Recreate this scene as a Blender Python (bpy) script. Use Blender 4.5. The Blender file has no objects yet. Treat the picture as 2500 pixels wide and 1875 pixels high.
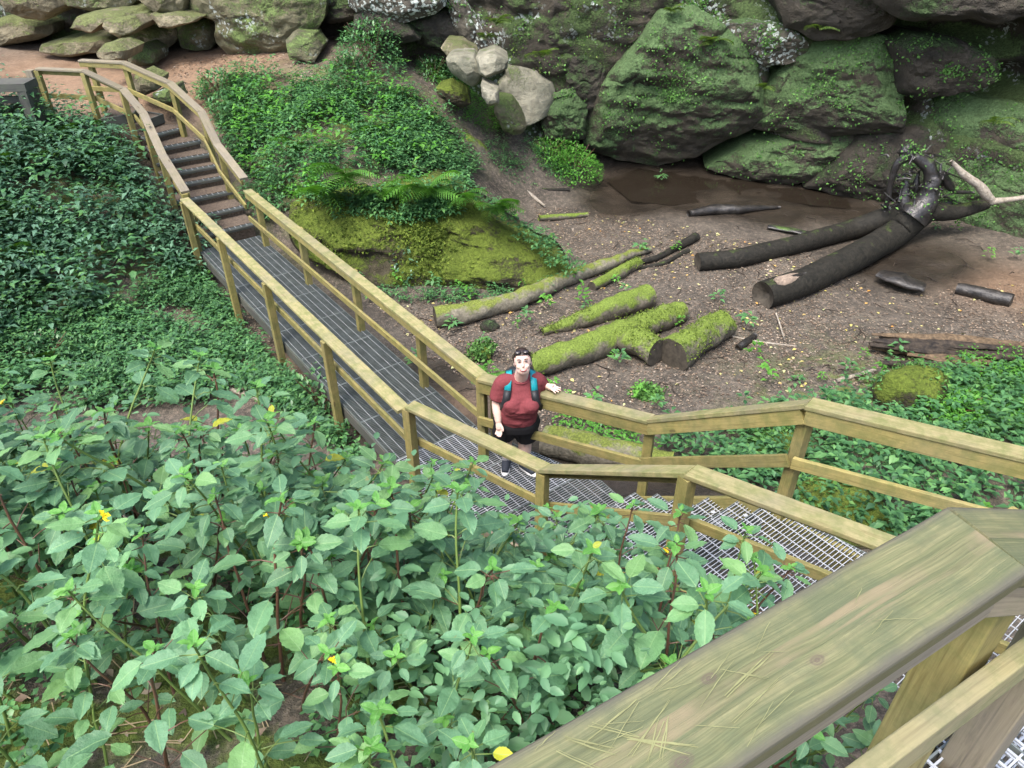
import bpy, bmesh, math, random
import numpy as np
from mathutils import Vector, Matrix

random.seed(7)
rng = np.random.default_rng(7)
scene = bpy.context.scene
COL = scene.collection

# ------------------------------------------------------------------ camera, sky, sun, exposure
CAM_H, FPX, PITCH = 5.3, 1800.0, math.radians(35)
cam_d = bpy.data.cameras.new('camera')
cam_d.sensor_fit = 'HORIZONTAL'; cam_d.sensor_width = 36.0
cam_d.lens = 36.0 * FPX / 2500.0
cam_d.clip_start = 0.05; cam_d.clip_end = 400
cam = bpy.data.objects.new('camera', cam_d); COL.objects.link(cam)
cam.location = (0, 0, CAM_H); cam.rotation_euler = (math.pi / 2 - PITCH, 0, 0)
scene.camera = cam

SUN_EL, SUN_ROT = math.radians(62), math.radians(215)
world = bpy.data.worlds.new('World'); scene.world = world; world.use_nodes = True
wn = world.node_tree.nodes; wl = world.node_tree.links
sky_t = wn.new('ShaderNodeTexSky'); sky_t.sky_type = 'NISHITA'; sky_t.sun_disc = False
sky_t.sun_elevation = SUN_EL; sky_t.sun_rotation = SUN_ROT; sky_t.dust_density = 4.0; sky_t.ozone_density = 0.6; sky_t.air_density = 1.0
wl.new(sky_t.outputs[0], wn['Background'].inputs[0]); wn['Background'].inputs[1].default_value = 0.15
sun_d = bpy.data.lights.new('sun', 'SUN'); sun_d.energy = 1.3; sun_d.angle = math.radians(26); sun_d.color = (1.0, 0.975, 0.94)
sun = bpy.data.objects.new('sun', sun_d); COL.objects.link(sun)
# direction towards the sun
_sv = Vector((math.sin(SUN_ROT) * math.cos(SUN_EL), math.cos(SUN_ROT) * math.cos(SUN_EL), math.sin(SUN_EL)))
sun.rotation_euler = _sv.to_track_quat('Z', 'Y').to_euler(); sun.location = (0, 0, 30)
scene.view_settings.view_transform = 'Standard'; scene.view_settings.look = 'None'
scene.view_settings.exposure = 1.68; scene.view_settings.gamma = 1.0
scene.view_settings.use_curve_mapping = False
scene.render.engine = 'CYCLES'
scene.cycles.max_bounces = 6; scene.cycles.diffuse_bounces = 4; scene.cycles.glossy_bounces = 2
scene.cycles.transmission_bounces = 3; scene.cycles.transparent_max_bounces = 4

# ------------------------------------------------------------------ survey of the place (photo sight lines to metres)
_c, _s = math.cos(PITCH), math.sin(PITCH)
def ray(px, py):
    px = np.asarray(px, float); py = np.asarray(py, float)
    a = (px - 1250.0) / FPX; b = -(py - 937.5) / FPX
    return np.stack([a + 0 * b, _c + b * _s + 0 * a, -_s + b * _c + 0 * a], -1)
def at(px, py, z):
    r = ray(px, py); t = (z - CAM_H) / r[..., 2]
    return np.array([0, 0, CAM_H]) + r * t[..., None] if r.ndim > 1 else np.array([0, 0, CAM_H]) + r * t
def at_y(px, py, y):
    r = ray(px, py); return np.array([0, 0, CAM_H]) + r * (y / r[1])

# ------------------------------------------------------------------ numpy noise
def _hash(ix, iy, iz, seed):
    n = (ix.astype(np.int64) * 374761393 + iy.astype(np.int64) * 668265263 + iz.astype(np.int64) * 2147483647 + seed * 974634777) & 0xffffffff
    n = ((n ^ (n >> 13)) * 1274126177) & 0xffffffff
    n = (n ^ (n >> 16)) & 0xffffffff
    return n / 4294967295.0
def vnoise(p, seed=0):
    p = np.asarray(p, float); i = np.floor(p).astype(np.int64); f = p - i; u = f * f * (3 - 2 * f)
    r = 0
    for dx in (0, 1):
        for dy in (0, 1):
            for dz in (0, 1):
                w = (u[..., 0] if dx else 1 - u[..., 0]) * (u[..., 1] if dy else 1 - u[..., 1]) * (u[..., 2] if dz else 1 - u[..., 2])
                r = r + w * _hash(i[..., 0] + dx, i[..., 1] + dy, i[..., 2] + dz, seed)
    return r * 2 - 1
def fbm(p, octs=4, seed=0, gain=0.5):
    p = np.asarray(p, float); a = 1.0; r = 0; t = 0
    for k in range(octs):
        r = r + a * vnoise(p * (2.03 ** k) + 17.3 * k, seed + k); t += a; a *= gain
    return r / t

# ------------------------------------------------------------------ scene graph helpers
def tag(o, label=None, cat=None, group=None, kind=None):
    if label: o['label'] = label
    if cat: o['category'] = cat
    if group: o['group'] = group
    if kind: o['kind'] = kind
    return o
def empty(name, loc, label, cat, group=None):
    o = bpy.data.objects.new(name, None); COL.objects.link(o); o.location = loc; o.empty_display_size = 0.2
    return tag(o, label, cat, group)
def link(name, me, mat, parent=None, loc=(0, 0, 0)):
    if mat is not None and not me.materials: me.materials.append(mat)
    o = bpy.data.objects.new(name, me); COL.objects.link(o); o.location = loc
    if parent is not None: o.parent = parent
    return o
def meshdata(name, V, F, smooth=False):
    V = np.asarray(V, float)
    me = bpy.data.meshes.new(name)
    if isinstance(F, np.ndarray):
        nf, k = F.shape
        me.vertices.add(len(V)); me.vertices.foreach_set('co', V.astype(np.float32).ravel())
        me.loops.add(nf * k); me.loops.foreach_set('vertex_index', F.astype(np.int32).ravel())
        me.polygons.add(nf); me.polygons.foreach_set('loop_start', np.arange(0, nf * k, k, dtype=np.int32))
        me.update(calc_edges=True); me.validate()
    else:
        me.from_pydata(V.tolist(), [], F); me.update()
    if smooth: me.polygons.foreach_set('use_smooth', np.ones(len(me.polygons), bool))
    return me
def mk(name, V, F, mat, parent=None, smooth=False, org=None):
    """one mesh object from world-space vertices; the origin sits at the base (or at the parent's origin)"""
    V = np.asarray(V, float)
    if parent is not None: org = np.array(parent.location)
    elif org is None: org = np.array([V[:, 0].mean(), V[:, 1].mean(), V[:, 2].min()])
    me = meshdata(name, V - org, F, smooth)
    return link(name, me, mat, parent, (0, 0, 0) if parent is not None else org)
def place(o, M, parent):
    if parent is not None:
        o.parent = parent; M = Matrix.Translation(-Vector(parent.location)) @ M
    o.matrix_local = M
class MB:
    def __init__(s): s.v = []; s.f = []
    def add(s, V, F):
        n = len(s.v); s.v += [tuple(map(float, p)) for p in V]; s.f += [[i + n for i in q] for q in F]
    def box(s, c, hx, hy, hz, M=None):
        V = [Vector((sx * hx, sy * hy, sz * hz)) for sx in (-1, 1) for sy in (-1, 1) for sz in (-1, 1)]
        if M is not None: V = [M @ v for v in V]
        V = [v + Vector(c) for v in V]
        s.add(V, [[0, 1, 3, 2], [4, 6, 7, 5], [0, 4, 5, 1], [2, 3, 7, 6], [0, 2, 6, 4], [1, 5, 7, 3]])
    def bar(s, p, q, w, h, up=(0, 0, 1)):
        p = Vector(p); q = Vector(q); d = (q - p).normalized(); up = Vector(up)
        y = up.cross(d).normalized() * w / 2; z = d.cross(y).normalized() * h / 2
        V = [a + sy * y + sz * z for a in (p, q) for sy, sz in ((-1, -1), (1, -1), (1, 1), (-1, 1))]
        s.add(V, [[0, 3, 2, 1], [4, 5, 6, 7], [0, 1, 5, 4], [1, 2, 6, 5], [2, 3, 7, 6], [3, 0, 4, 7]])
    def build(s, name, mat, parent=None, smooth=False, org=None):
        return mk(name, s.v, s.f, mat, parent, smooth, org)
def ell_(c, r, n=24):
    bm = bmesh.new(); bmesh.ops.create_icosphere(bm, subdivisions=4, radius=1); V = np.array([v.co for v in bm.verts]) * np.array(r) + np.array(c); F = [[v.index for v in f.verts] for f in bm.faces]; bm.free(); return V, F
def tube(pts, rad, seg=10, noise=0.0, nscale=3.0, seed=0, cap=True, flat=None, sub=1):
    """tapered tube along a polyline, wobbling bark"""
    pts = np.asarray(pts, float); rad = np.asarray(rad, float)
    if sub > 1:
        t = np.linspace(0, len(pts) - 1, (len(pts) - 1) * sub + 1); k = np.arange(len(pts))
        q = np.stack([np.interp(t, k, pts[:, i]) for i in range(3)], 1)
        for _ in range(2): q[1:-1] = (q[:-2] + 2 * q[1:-1] + q[2:]) / 4
        rad = np.interp(t, k, rad); pts = q
    n = len(pts); T = np.gradient(pts, axis=0); T /= np.linalg.norm(T, axis=1)[:, None] + 1e-9
    ref = np.array([0, 0, 1.0]); 
    if abs(T[:, 2]).mean() > 0.8: ref = np.array([1.0, 0, 0])
    A = np.cross(T, ref); A /= np.linalg.norm(A, axis=1)[:, None] + 1e-9; B = np.cross(A, T)
    a = np.linspace(0, 2 * math.pi, seg, endpoint=False)
    ca, sa = np.cos(a), np.sin(a)
    R = np.repeat(rad[:, None], seg, 1)
    V = pts[:, None] + R[..., None] * (A[:, None] * ca[None, :, None] + B[:, None] * sa[None, :, None])
    if noise > 0:
        q = V * nscale
        R2 = R * (1 + noise * fbm(q, 3, seed))
        V = pts[:, None] + R2[..., None] * (A[:, None] * ca[None, :, None] + B[:, None] * sa[None, :, None])
    if flat is not None: V[..., 2] = pts[:, None, 2] + (V[..., 2] - pts[:, None, 2]) * flat
    V = V.reshape(-1, 3); F = []
    for i in range(n - 1):
        for j in range(seg):
            F.append([i * seg + j, i * seg + (j + 1) % seg, (i + 1) * seg + (j + 1) % seg, (i + 1) * seg + j])
    if cap:
        F.append([j for j in range(seg)]); F.append([(n - 1) * seg + j for j in reversed(range(seg))])
    return V, F

# ------------------------------------------------------------------ materials
def newmat(name):
    m = bpy.data.materials.new(name); m.use_nodes = True
    nt = m.node_tree; b = nt.nodes['Principled BSDF']; return m, nt, b
def N(nt, t, **k):
    n = nt.nodes.new(t)
    for a, v in k.items():
        if a in n.inputs.keys() if isinstance(a, str) and a in [i.name for i in n.inputs] else False: n.inputs[a].default_value = v
        else: setattr(n, a, v)
    return n
def noise(nt, coord, scale, detail=4, rough=0.55, dist=0.0):
    n = nt.nodes.new('ShaderNodeTexNoise'); n.inputs['Scale'].default_value = scale; n.inputs['Detail'].default_value = detail
    n.inputs['Roughness'].default_value = rough; n.inputs['Distortion'].default_value = dist
    nt.links.new(coord, n.inputs['Vector']); return n.outputs['Fac']
def ramp(nt, fac, stops):
    n = nt.nodes.new('ShaderNodeValToRGB'); e = n.color_ramp.elements
    while len(e) < len(stops): e.new(0.5)
    for i, (p, c) in enumerate(stops):
        e[i].position = p; e[i].color = (*c, 1) if len(c) == 3 else c
    nt.links.new(fac, n.inputs[0]); return n.outputs[0]
def grey(a): return (a, a, a)
def mixc(nt, f, a, b, mode='MIX'):
    n = nt.nodes.new('ShaderNodeMix'); n.data_type = 'RGBA'; n.blend_type = mode
    for s, v in ((0, f), (6, a), (7, b)):
        if hasattr(v, 'is_output'): nt.links.new(v, n.inputs[s])
        elif s == 0: n.inputs[0].default_value = v
        else: n.inputs[s].default_value = (*v, 1)
    return n.outputs[2]
def math_(nt, op, a, b=None, clamp=False):
    n = nt.nodes.new('ShaderNodeMath'); n.operation = op; n.use_clamp = clamp
    for i, v in enumerate((a, b)):
        if v is None: continue
        if hasattr(v, 'is_output'): nt.links.new(v, n.inputs[i])
        else: n.inputs[i].default_value = v
    return n.outputs[0]
def coords(nt, which='Object', scale=None):
    c = nt.nodes.new('ShaderNodeTexCoord').outputs[which]
    if scale:
        m = nt.nodes.new('ShaderNodeMapping'); m.inputs['Scale'].default_value = scale; nt.links.new(c, m.inputs[0]); c = m.outputs[0]
    return c
def worldpos(nt): return nt.nodes.new('ShaderNodeNewGeometry').outputs['Position']
def bump(nt, b, h, strength=0.4, dist=0.02):
    n = nt.nodes.new('ShaderNodeBump'); n.inputs['Strength'].default_value = strength; n.inputs['Distance'].default_value = dist
    nt.links.new(h, n.inputs['Height']); nt.links.new(n.outputs[0], b.inputs['Normal'])
def upness(nt):
    g = nt.nodes.new('ShaderNodeNewGeometry'); s = nt.nodes.new('ShaderNodeSeparateXYZ'); nt.links.new(g.outputs['Normal'], s.inputs[0]); return s.outputs['Z']

def leaf_mat(name, cols, rough=0.45, transl=0.25, spec=0.35, island=True, veins=False):
    m, nt, b = newmat(name); b.inputs['Roughness'].default_value = rough; b.inputs['Specular IOR Level'].default_value = spec
    if island: r = nt.nodes.new('ShaderNodeNewGeometry').outputs['Random Per Island']
    else: r = nt.nodes.new('ShaderNodeObjectInfo').outputs['Random']
    k = len(cols); c = ramp(nt, r, [(i / max(1, k - 1), q) for i, q in enumerate(cols)])
    big = noise(nt, worldpos(nt), 1.3, 3)
    c = mixc(nt, 1.0, c, ramp(nt, big, [(0.3, grey(0.72)), (0.7, grey(1.2))]), 'MULTIPLY')
    if veins:
        o = coords(nt); sp = nt.nodes.new('ShaderNodeSeparateXYZ'); nt.links.new(o, sp.inputs[0])
        ay = math_(nt, 'ABSOLUTE', sp.outputs[1])
        # pale midrib and side veins, in the leaf's own coordinates (unit leaf)
        mid = math_(nt, 'LESS_THAN', ay, 0.012)
        w = math_(nt, 'SUBTRACT', sp.outputs[0], math_(nt, 'MULTIPLY', ay, 0.75))
        sv = math_(nt, 'LESS_THAN', math_(nt, 'FRACT', math_(nt, 'MULTIPLY', w, 8.0)), 0.09)
        c = mixc(nt, math_(nt, 'MULTIPLY', sv, 0.28), c, (0.16, 0.30, 0.13))
        c = mixc(nt, math_(nt, 'MULTIPLY', mid, 0.6), c, (0.22, 0.36, 0.16))
        n1 = noise(nt, o, 9.0, 4)
        c = mixc(nt, 1.0, c, ramp(nt, n1, [(0.25, grey(0.92)), (0.75, grey(1.06))]), 'MULTIPLY')
        sp2 = math_(nt, 'MULTIPLY', math_(nt, 'GREATER_THAN', noise(nt, worldpos(nt), 26.0, 2), 0.74), 0.6)
        c = mixc(nt, sp2, c, (0.20, 0.17, 0.06))
        bump(nt, b, math_(nt, 'ADD', noise(nt, o, 14.0, 3), math_(nt, 'MULTIPLY', sv, -0.25)), 0.2, 0.03)
    nt.links.new(c, b.inputs['Base Color'])
    if transl > 0:
        tr = nt.nodes.new('ShaderNodeBsdfTranslucent'); nt.links.new(mixc(nt, 1.0, c, (1.3, 1.5, 0.6), 'MULTIPLY'), tr.inputs[0])
        mx = nt.nodes.new('ShaderNodeMixShader'); mx.inputs[0].default_value = transl
        nt.links.new(b.outputs[0], mx.inputs[1]); nt.links.new(tr.outputs[0], mx.inputs[2])
        nt.links.new(mx.outputs[0], nt.nodes['Material Output'].inputs[0])
    return m
LF_JEWEL = leaf_mat('jewelweed_leaf', [(0.074, 0.170, 0.082), (0.096, 0.212, 0.110), (0.112, 0.238, 0.128), (0.118, 0.25, 0.11), (0.15, 0.29, 0.10)], 0.5, 0.25, 0.4, island=False, veins=True)
LF_MASS = leaf_mat('jewelweed_mass_leaf', [(0.068, 0.160, 0.078), (0.096, 0.212, 0.108), (0.125, 0.26, 0.115)], 0.5, 0.25, 0.4)
LF_YOUNG = leaf_mat('young_leaf', [(0.09, 0.26, 0.05), (0.12, 0.30, 0.06)], 0.4, 0.3, 0.35, island=False, veins=True)
LF_YELLOW = leaf_mat('yellowed_leaf', [(0.40, 0.40, 0.03), (0.32, 0.36, 0.05)], 0.5, 0.3, 0.3, island=False, veins=True)
LF_LOW = leaf_mat('low_foliage', [(0.03, 0.09, 0.036), (0.05, 0.14, 0.05), (0.075, 0.19, 0.07), (0.11, 0.25, 0.075)], 0.4, 0.2, 0.45)
LF_DARK = leaf_mat('dark_foliage', [(0.022, 0.065, 0.032), (0.045, 0.115, 0.06), (0.08, 0.175, 0.10), (0.115, 0.235, 0.13)], 0.36, 0.15, 0.55)
LF_BRIGHT = leaf_mat('bright_foliage', [(0.05, 0.17, 0.025), (0.085, 0.25, 0.035), (0.12, 0.30, 0.05)], 0.45, 0.3, 0.3)
LF_FERN = leaf_mat('fern_frond', [(0.06, 0.17, 0.03), (0.10, 0.24, 0.04)], 0.5, 0.3, 0.25)
LF_FERN_D = leaf_mat('dark_fern_frond', [(0.025, 0.08, 0.02), (0.045, 0.12, 0.025), (0.07, 0.15, 0.02)], 0.5, 0.25, 0.25)
LF_MOSS = leaf_mat('moss_leaf', [(0.045, 0.12, 0.03), (0.085, 0.20, 0.045), (0.13, 0.28, 0.07)], 0.6, 0.2, 0.2)
LF_CUSH = leaf_mat('cushion_moss', [(0.045, 0.07, 0.013), (0.09, 0.135, 0.022), (0.145, 0.195, 0.033)], 0.7, 0.15, 0.1)
LF_WALL = leaf_mat('wall_plant', [(0.05, 0.10, 0.02), (0.09, 0.16, 0.03), (0.14, 0.20, 0.05)], 0.5, 0.25, 0.25)
M_LITTER = leaf_mat('dead_leaf', [(0.06, 0.042, 0.03), (0.11, 0.08, 0.058), (0.19, 0.14, 0.10), (0.27, 0.22, 0.165), (0.09, 0.055, 0.035), (0.34, 0.29, 0.23)], 0.6, 0.0, 0.3)
M_YLITTER = leaf_mat('fallen_yellow_leaf', [(0.45, 0.38, 0.10), (0.50, 0.46, 0.20), (0.42, 0.44, 0.22), (0.5, 0.24, 0.05)], 0.5, 0.1, 0.3)

def plain(name, col, rough=0.6, metal=0.0, spec=0.5, nscale=None, var=0.25, bmp=0.0):
    m, nt, b = newmat(name); b.inputs['Roughness'].default_value = rough; b.inputs['Metallic'].default_value = metal
    b.inputs['Specular IOR Level'].default_value = spec
    n = noise(nt, coords(nt), nscale or 8.0, 4)
    c = mixc(nt, 1.0, col, ramp(nt, n, [(0.25, grey(1 - var)), (0.75, grey(1 + var))]), 'MULTIPLY')
    nt.links.new(c, b.inputs['Base Color'])
    if bmp: bump(nt, b, n, bmp, 0.01)
    return m
M_STEM = plain('plant_stem', (0.11, 0.17, 0.04), 0.45)
M_STEM_R = plain('reddish_plant_stem', (0.10, 0.05, 0.03), 0.45)
M_FLOWER = plain('yellow_petal', (0.75, 0.55, 0.01), 0.5)
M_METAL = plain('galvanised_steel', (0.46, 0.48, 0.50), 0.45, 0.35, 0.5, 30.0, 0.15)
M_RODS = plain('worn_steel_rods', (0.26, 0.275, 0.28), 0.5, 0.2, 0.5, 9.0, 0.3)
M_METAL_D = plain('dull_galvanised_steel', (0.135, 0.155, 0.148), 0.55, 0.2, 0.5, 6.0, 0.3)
M_PLATE = plain('dark_deck_pan', (0.045, 0.05, 0.052), 0.5, 0.0, 0.4, 5.0, 0.4)

def wood_mat(name, light, dark, algae, al=0.5, grain=1.0, weather=0.3):
    m, nt, b = newmat(name); b.inputs['Roughness'].default_value = 0.72; b.inputs['Specular IOR Level'].default_value = 0.25
    oi = nt.nodes.new('ShaderNodeObjectInfo').outputs['Random']
    o = coords(nt); off = nt.nodes.new('ShaderNodeVectorMath'); off.operation = 'ADD'
    cx = nt.nodes.new('ShaderNodeCombineXYZ'); nt.links.new(math_(nt, 'MULTIPLY', oi, 37.0), cx.inputs[0]); nt.links.new(math_(nt, 'MULTIPLY', oi, 11.0), cx.inputs[1])
    nt.links.new(o, off.inputs[0]); nt.links.new(cx.outputs[0], off.inputs[1]); o2 = off.outputs[0]
    mp = nt.nodes.new('ShaderNodeMapping'); mp.inputs['Scale'].default_value = (1.6, 30, 30); nt.links.new(o2, mp.inputs[0])
    g1 = noise(nt, mp.outputs[0], 1.6 * grain, 5, 0.6, 1.2)
    mp2 = nt.nodes.new('ShaderNodeMapping'); mp2.inputs['Scale'].default_value = (4, 150, 150); nt.links.new(o2, mp2.inputs[0])
    g2 = noise(nt, mp2.outputs[0], 1.0, 3, 0.6)
    c = ramp(nt, g1, [(0.3, dark), (0.5, light), (0.72, tuple(0.8 * a + 0.2 * d for a, d in zip(light, dark)))])
    c = mixc(nt, 1.0, c, ramp(nt, g2, [(0.3, grey(0.86)), (0.7, grey(1.1))]), 'MULTIPLY')
    an = noise(nt, o2, 9.0, 8, 0.72)
    c = mixc(nt, math_(nt, 'MULTIPLY', ramp(nt, an, [(0.42, grey(0)), (0.62, grey(1))]), al), c, algae)
    wn_ = noise(nt, o2, 1.7, 5, 0.6)
    c = mixc(nt, math_(nt, 'MULTIPLY', ramp(nt, wn_, [(0.45, grey(0)), (0.7, grey(1))]), weather), c, (0.16, 0.145, 0.125))
    kn = nt.nodes.new('ShaderNodeTexVoronoi'); mp3 = nt.nodes.new('ShaderNodeMapping'); mp3.inputs['Scale'].default_value = (1.6, 5, 5)
    nt.links.new(o2, mp3.inputs[0]); nt.links.new(mp3.outputs[0], kn.inputs['Vector']); kn.inputs['Scale'].default_value = 1.0
    c = mixc(nt, math_(nt, 'MULTIPLY', math_(nt, 'LESS_THAN', kn.outputs['Distance'], 0.07), 0.6), c, (0.06, 0.045, 0.025))
    c = mixc(nt, 1.0, c, ramp(nt, oi, [(0, grey(0.85)), (1, grey(1.12))]), 'MULTIPLY')
    nt.links.new(c, b.inputs['Base Color']); bump(nt, b, math_(nt, 'ADD', g1, math_(nt, 'MULTIPLY', g2, 0.6)), 0.3, 0.006)
    return m
W_RAIL = wood_mat('treated_pine', (0.265, 0.225, 0.082), (0.165, 0.130, 0.044), (0.115, 0.130, 0.040), 0.65, 1.0, 0.2)
W_CAP = wood_mat('mossy_rail_cap', (0.285, 0.255, 0.125), (0.19, 0.16, 0.075), (0.135, 0.155, 0.052), 0.8, 1.0, 0.45)
W_OLD = wood_mat('grey_weathered_wood', (0.22, 0.19, 0.135), (0.125, 0.105, 0.08), (0.13, 0.13, 0.07), 0.4, 1.0, 0.7)
W_DARK = wood_mat('dark_wet_wood', (0.07, 0.07, 0.065), (0.03, 0.03, 0.03), (0.06, 0.08, 0.05), 0.4, 1.0, 0.2)

def rock_mat(name, c1, c2, moss=0.5, mosscol=(0.075, 0.17, 0.045), lichen=0.0, up=0.25, stain=0.5, rough=0.85, scale=1.0):
    m, nt, b = newmat(name); b.inputs['Roughness'].default_value = rough; b.inputs['Specular IOR Level'].default_value = 0.25
    p = worldpos(nt)
    mp = nt.nodes.new('ShaderNodeMapping'); mp.inputs['Scale'].default_value = (1, 1, 2.2); nt.links.new(p, mp.inputs[0])
    n1 = noise(nt, mp.outputs[0], 0.9 * scale, 8, 0.62, 0.4); n2 = noise(nt, p, 5.0 * scale, 6, 0.65)
    c = mixc(nt, ramp(nt, n1, [(0.35, grey(0)), (0.65, grey(1))]), c1, c2)
    c = mixc(nt, 1.0, c, ramp(nt, n2, [(0.25, grey(0.6)), (0.75, grey(1.35))]), 'MULTIPLY')
    mps = nt.nodes.new('ShaderNodeMapping'); mps.inputs['Scale'].default_value = (2.4, 2.4, 0.35); nt.links.new(p, mps.inputs[0])
    st = noise(nt, mps.outputs[0], 1.0, 5, 0.6)
    c = mixc(nt, math_(nt, 'MULTIPLY', ramp(nt, st, [(0.5, grey(0)), (0.68, grey(1))]), stain), c, (0.03, 0.028, 0.026))
    mn = noise(nt, p, 1.15 * scale, 7, 0.66, 0.3); fine = noise(nt, p, 22.0, 4, 0.7)
    k = math_(nt, 'ADD', math_(nt, 'ADD', mn, math_(nt, 'MULTIPLY', upness(nt), up)), math_(nt, 'MULTIPLY', math_(nt, 'SUBTRACT', fine, 0.5), 0.35))
    thr = 0.95 - moss * 0.75
    mk_ = ramp(nt, k, [(max(0, thr - 0.06), grey(0)), (min(1, thr + 0.06), grey(1))])
    mc = mixc(nt, 1.0, mosscol, ramp(nt, fine, [(0.3, grey(0.45)), (0.7, grey(1.5))]), 'MULTIPLY')
    mc = mixc(nt, ramp(nt, noise(nt, p, 2.6, 4), [(0.4, grey(0)), (0.65, grey(0.6))]), mc, tuple(x * y for x, y in zip(mosscol, (0.55, 0.6, 0.5))))
    c = mixc(nt, math_(nt, 'MULTIPLY', mk_, 0.92), c, mc)
    if lichen > 0:
        v = nt.nodes.new('ShaderNodeTexVoronoi'); v.inputs['Scale'].default_value = 11.0; v.inputs['Randomness'].default_value = 1.0
        wv = nt.nodes.new('ShaderNodeVectorMath'); wv.operation = 'ADD'
        nz = nt.nodes.new('ShaderNodeTexNoise'); nz.inputs['Scale'].default_value = 14.0; nt.links.new(p, nz.inputs['Vector'])
        sc_ = nt.nodes.new('ShaderNodeVectorMath'); sc_.operation = 'SCALE'; sc_.inputs['Scale'].default_value = 0.12; nt.links.new(nz.outputs['Color'], sc_.inputs[0])
        nt.links.new(p, wv.inputs[0]); nt.links.new(sc_.outputs[0], wv.inputs[1]); nt.links.new(wv.outputs[0], v.inputs['Vector'])
        lm = math_(nt, 'MULTIPLY', math_(nt, 'LESS_THAN', v.outputs['Distance'], 0.42), ramp(nt, noise(nt, p, 1.4, 4), [(0.62 - 0.22 * lichen, grey(0)), (0.70 - 0.2 * lichen, grey(1))]))
        c = mixc(nt, math_(nt, 'MULTIPLY', lm, 0.85), c, (0.42, 0.47, 0.44))
    nt.links.new(c, b.inputs['Base Color'])
    h = math_(nt, 'ADD', math_(nt, 'MULTIPLY', n2, 0.7), math_(nt, 'ADD', math_(nt, 'MULTIPLY', math_(nt, 'MULTIPLY', fine, mk_), 0.8), math_(nt, 'MULTIPLY', noise(nt, p, 40.0, 3), 0.2)))
    bump(nt, b, h, 0.85, 0.09)
    return m
R_CLIFF = rock_mat('dark_sandstone', (0.032, 0.029, 0.023), (0.070, 0.060, 0.044), 0.57, (0.066, 0.105, 0.036), 0.3, 0.2, 0.6)
R_MOSSY = rock_mat('mossy_sandstone', (0.040, 0.036, 0.028), (0.078, 0.068, 0.050), 0.64, (0.088, 0.150, 0.060), 0.0, 0.2, 0.5)
R_LICH = rock_mat('lichen_sandstone', (0.05, 0.046, 0.038), (0.10, 0.09, 0.07), 0.46, (0.055, 0.105, 0.035), 1.0, 0.15, 0.3)
R_GREEN = rock_mat('algae_sandstone', (0.09, 0.09, 0.055), (0.17, 0.155, 0.095), 0.55, (0.12, 0.175, 0.055), 0.25, 0.1, 0.3)
R_TAN = rock_mat('tan_sandstone', (0.14, 0.125, 0.08), (0.27, 0.24, 0.16), 0.44, (0.14, 0.165, 0.06), 0.0, 0.2, 0.3)
R_PALE = rock_mat('fresh_broken_sandstone', (0.15, 0.15, 0.11), (0.29, 0.275, 0.21), 0.36, (0.16, 0.21, 0.08), 0.0, 0.1, 0.15)
R_BOULDER = rock_mat('moss_covered_boulder', (0.035, 0.03, 0.02), (0.07, 0.062, 0.038), 0.54, (0.110, 0.152, 0.022), 0.0, 0.2, 0.45, 1.9)
R_SHADE = rock_mat('shade_toned_sandstone', (0.024, 0.022, 0.018), (0.056, 0.049, 0.038), 0.48, (0.050, 0.085, 0.032), 0.0, 0.1, 0.3)  # shade of the overhang put into a darker rock colour; also dark stone

def bark_mat(name, c1, c2, moss=0.0, mosscol=(0.15, 0.21, 0.03), rough=0.8, spec=0.3):
    m, nt, b = newmat(name); b.inputs['Roughness'].default_value = rough; b.inputs['Specular IOR Level'].default_value = spec
    p = worldpos(nt); n1 = noise(nt, p, 9.0, 6, 0.65, 0.8); n2 = noise(nt, p, 30.0, 4)
    c = mixc(nt, ramp(nt, n1, [(0.35, grey(0)), (0.65, grey(1))]), c1, c2)
    c = mixc(nt, 1.0, c, ramp(nt, n2, [(0.3, grey(0.7)), (0.7, grey(1.25))]), 'MULTIPLY'); h = n1
    if moss > 0:
        k = math_(nt, 'ADD', noise(nt, p, 3.5, 6, 0.65), math_(nt, 'MULTIPLY', upness(nt), 0.32)); t = 1.0 - moss * 0.75
        mk_ = ramp(nt, k, [(t - 0.07, grey(0)), (t + 0.07, grey(1))])
        mc = mixc(nt, 1.0, mosscol, ramp(nt, noise(nt, p, 45.0, 3), [(0.3, grey(0.55)), (0.7, grey(1.4))]), 'MULTIPLY')
        c = mixc(nt, mk_, c, mc); h = math_(nt, 'ADD', n1, math_(nt, 'MULTIPLY', math_(nt, 'MULTIPLY', n2, mk_), 0.8))
    nt.links.new(c, b.inputs['Base Color']); bump(nt, b, h, 0.7, 0.03)
    return m
B_MOSS = bark_mat('mossy_bark', (0.075, 0.068, 0.05), (0.14, 0.125, 0.095), 0.50, (0.115, 0.165, 0.026))
B_MOSS2 = bark_mat('thin_mossy_bark', (0.13, 0.12, 0.09), (0.22, 0.20, 0.15), 0.36, (0.13, 0.16, 0.03))
B_BLACK = bark_mat('wet_black_wood', (0.010, 0.010, 0.010), (0.032, 0.028, 0.024), 0.0, rough=0.4, spec=0.5)
B_DARK = bark_mat('dark_damp_log', (0.012, 0.012, 0.010), (0.026, 0.024, 0.019), 0.10, (0.05, 0.075, 0.02), 0.75, 0.2)
B_ROT = bark_mat('rotten_wood', (0.013, 0.011, 0.010), (0.055, 0.042, 0.030), 0.0)
B_GREY = bark_mat('dry_grey_wood', (0.22, 0.19, 0.15), (0.34, 0.31, 0.26), 0.0)
B_BARE = bark_mat('bare_stripped_wood', (0.20, 0.155, 0.12), (0.28, 0.22, 0.17), 0.0)
B_ROOT = bark_mat('wet_root', (0.010, 0.010, 0.011), (0.032, 0.029, 0.028), 0.2, (0.07, 0.12, 0.03), rough=0.34, spec=0.6)
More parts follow.
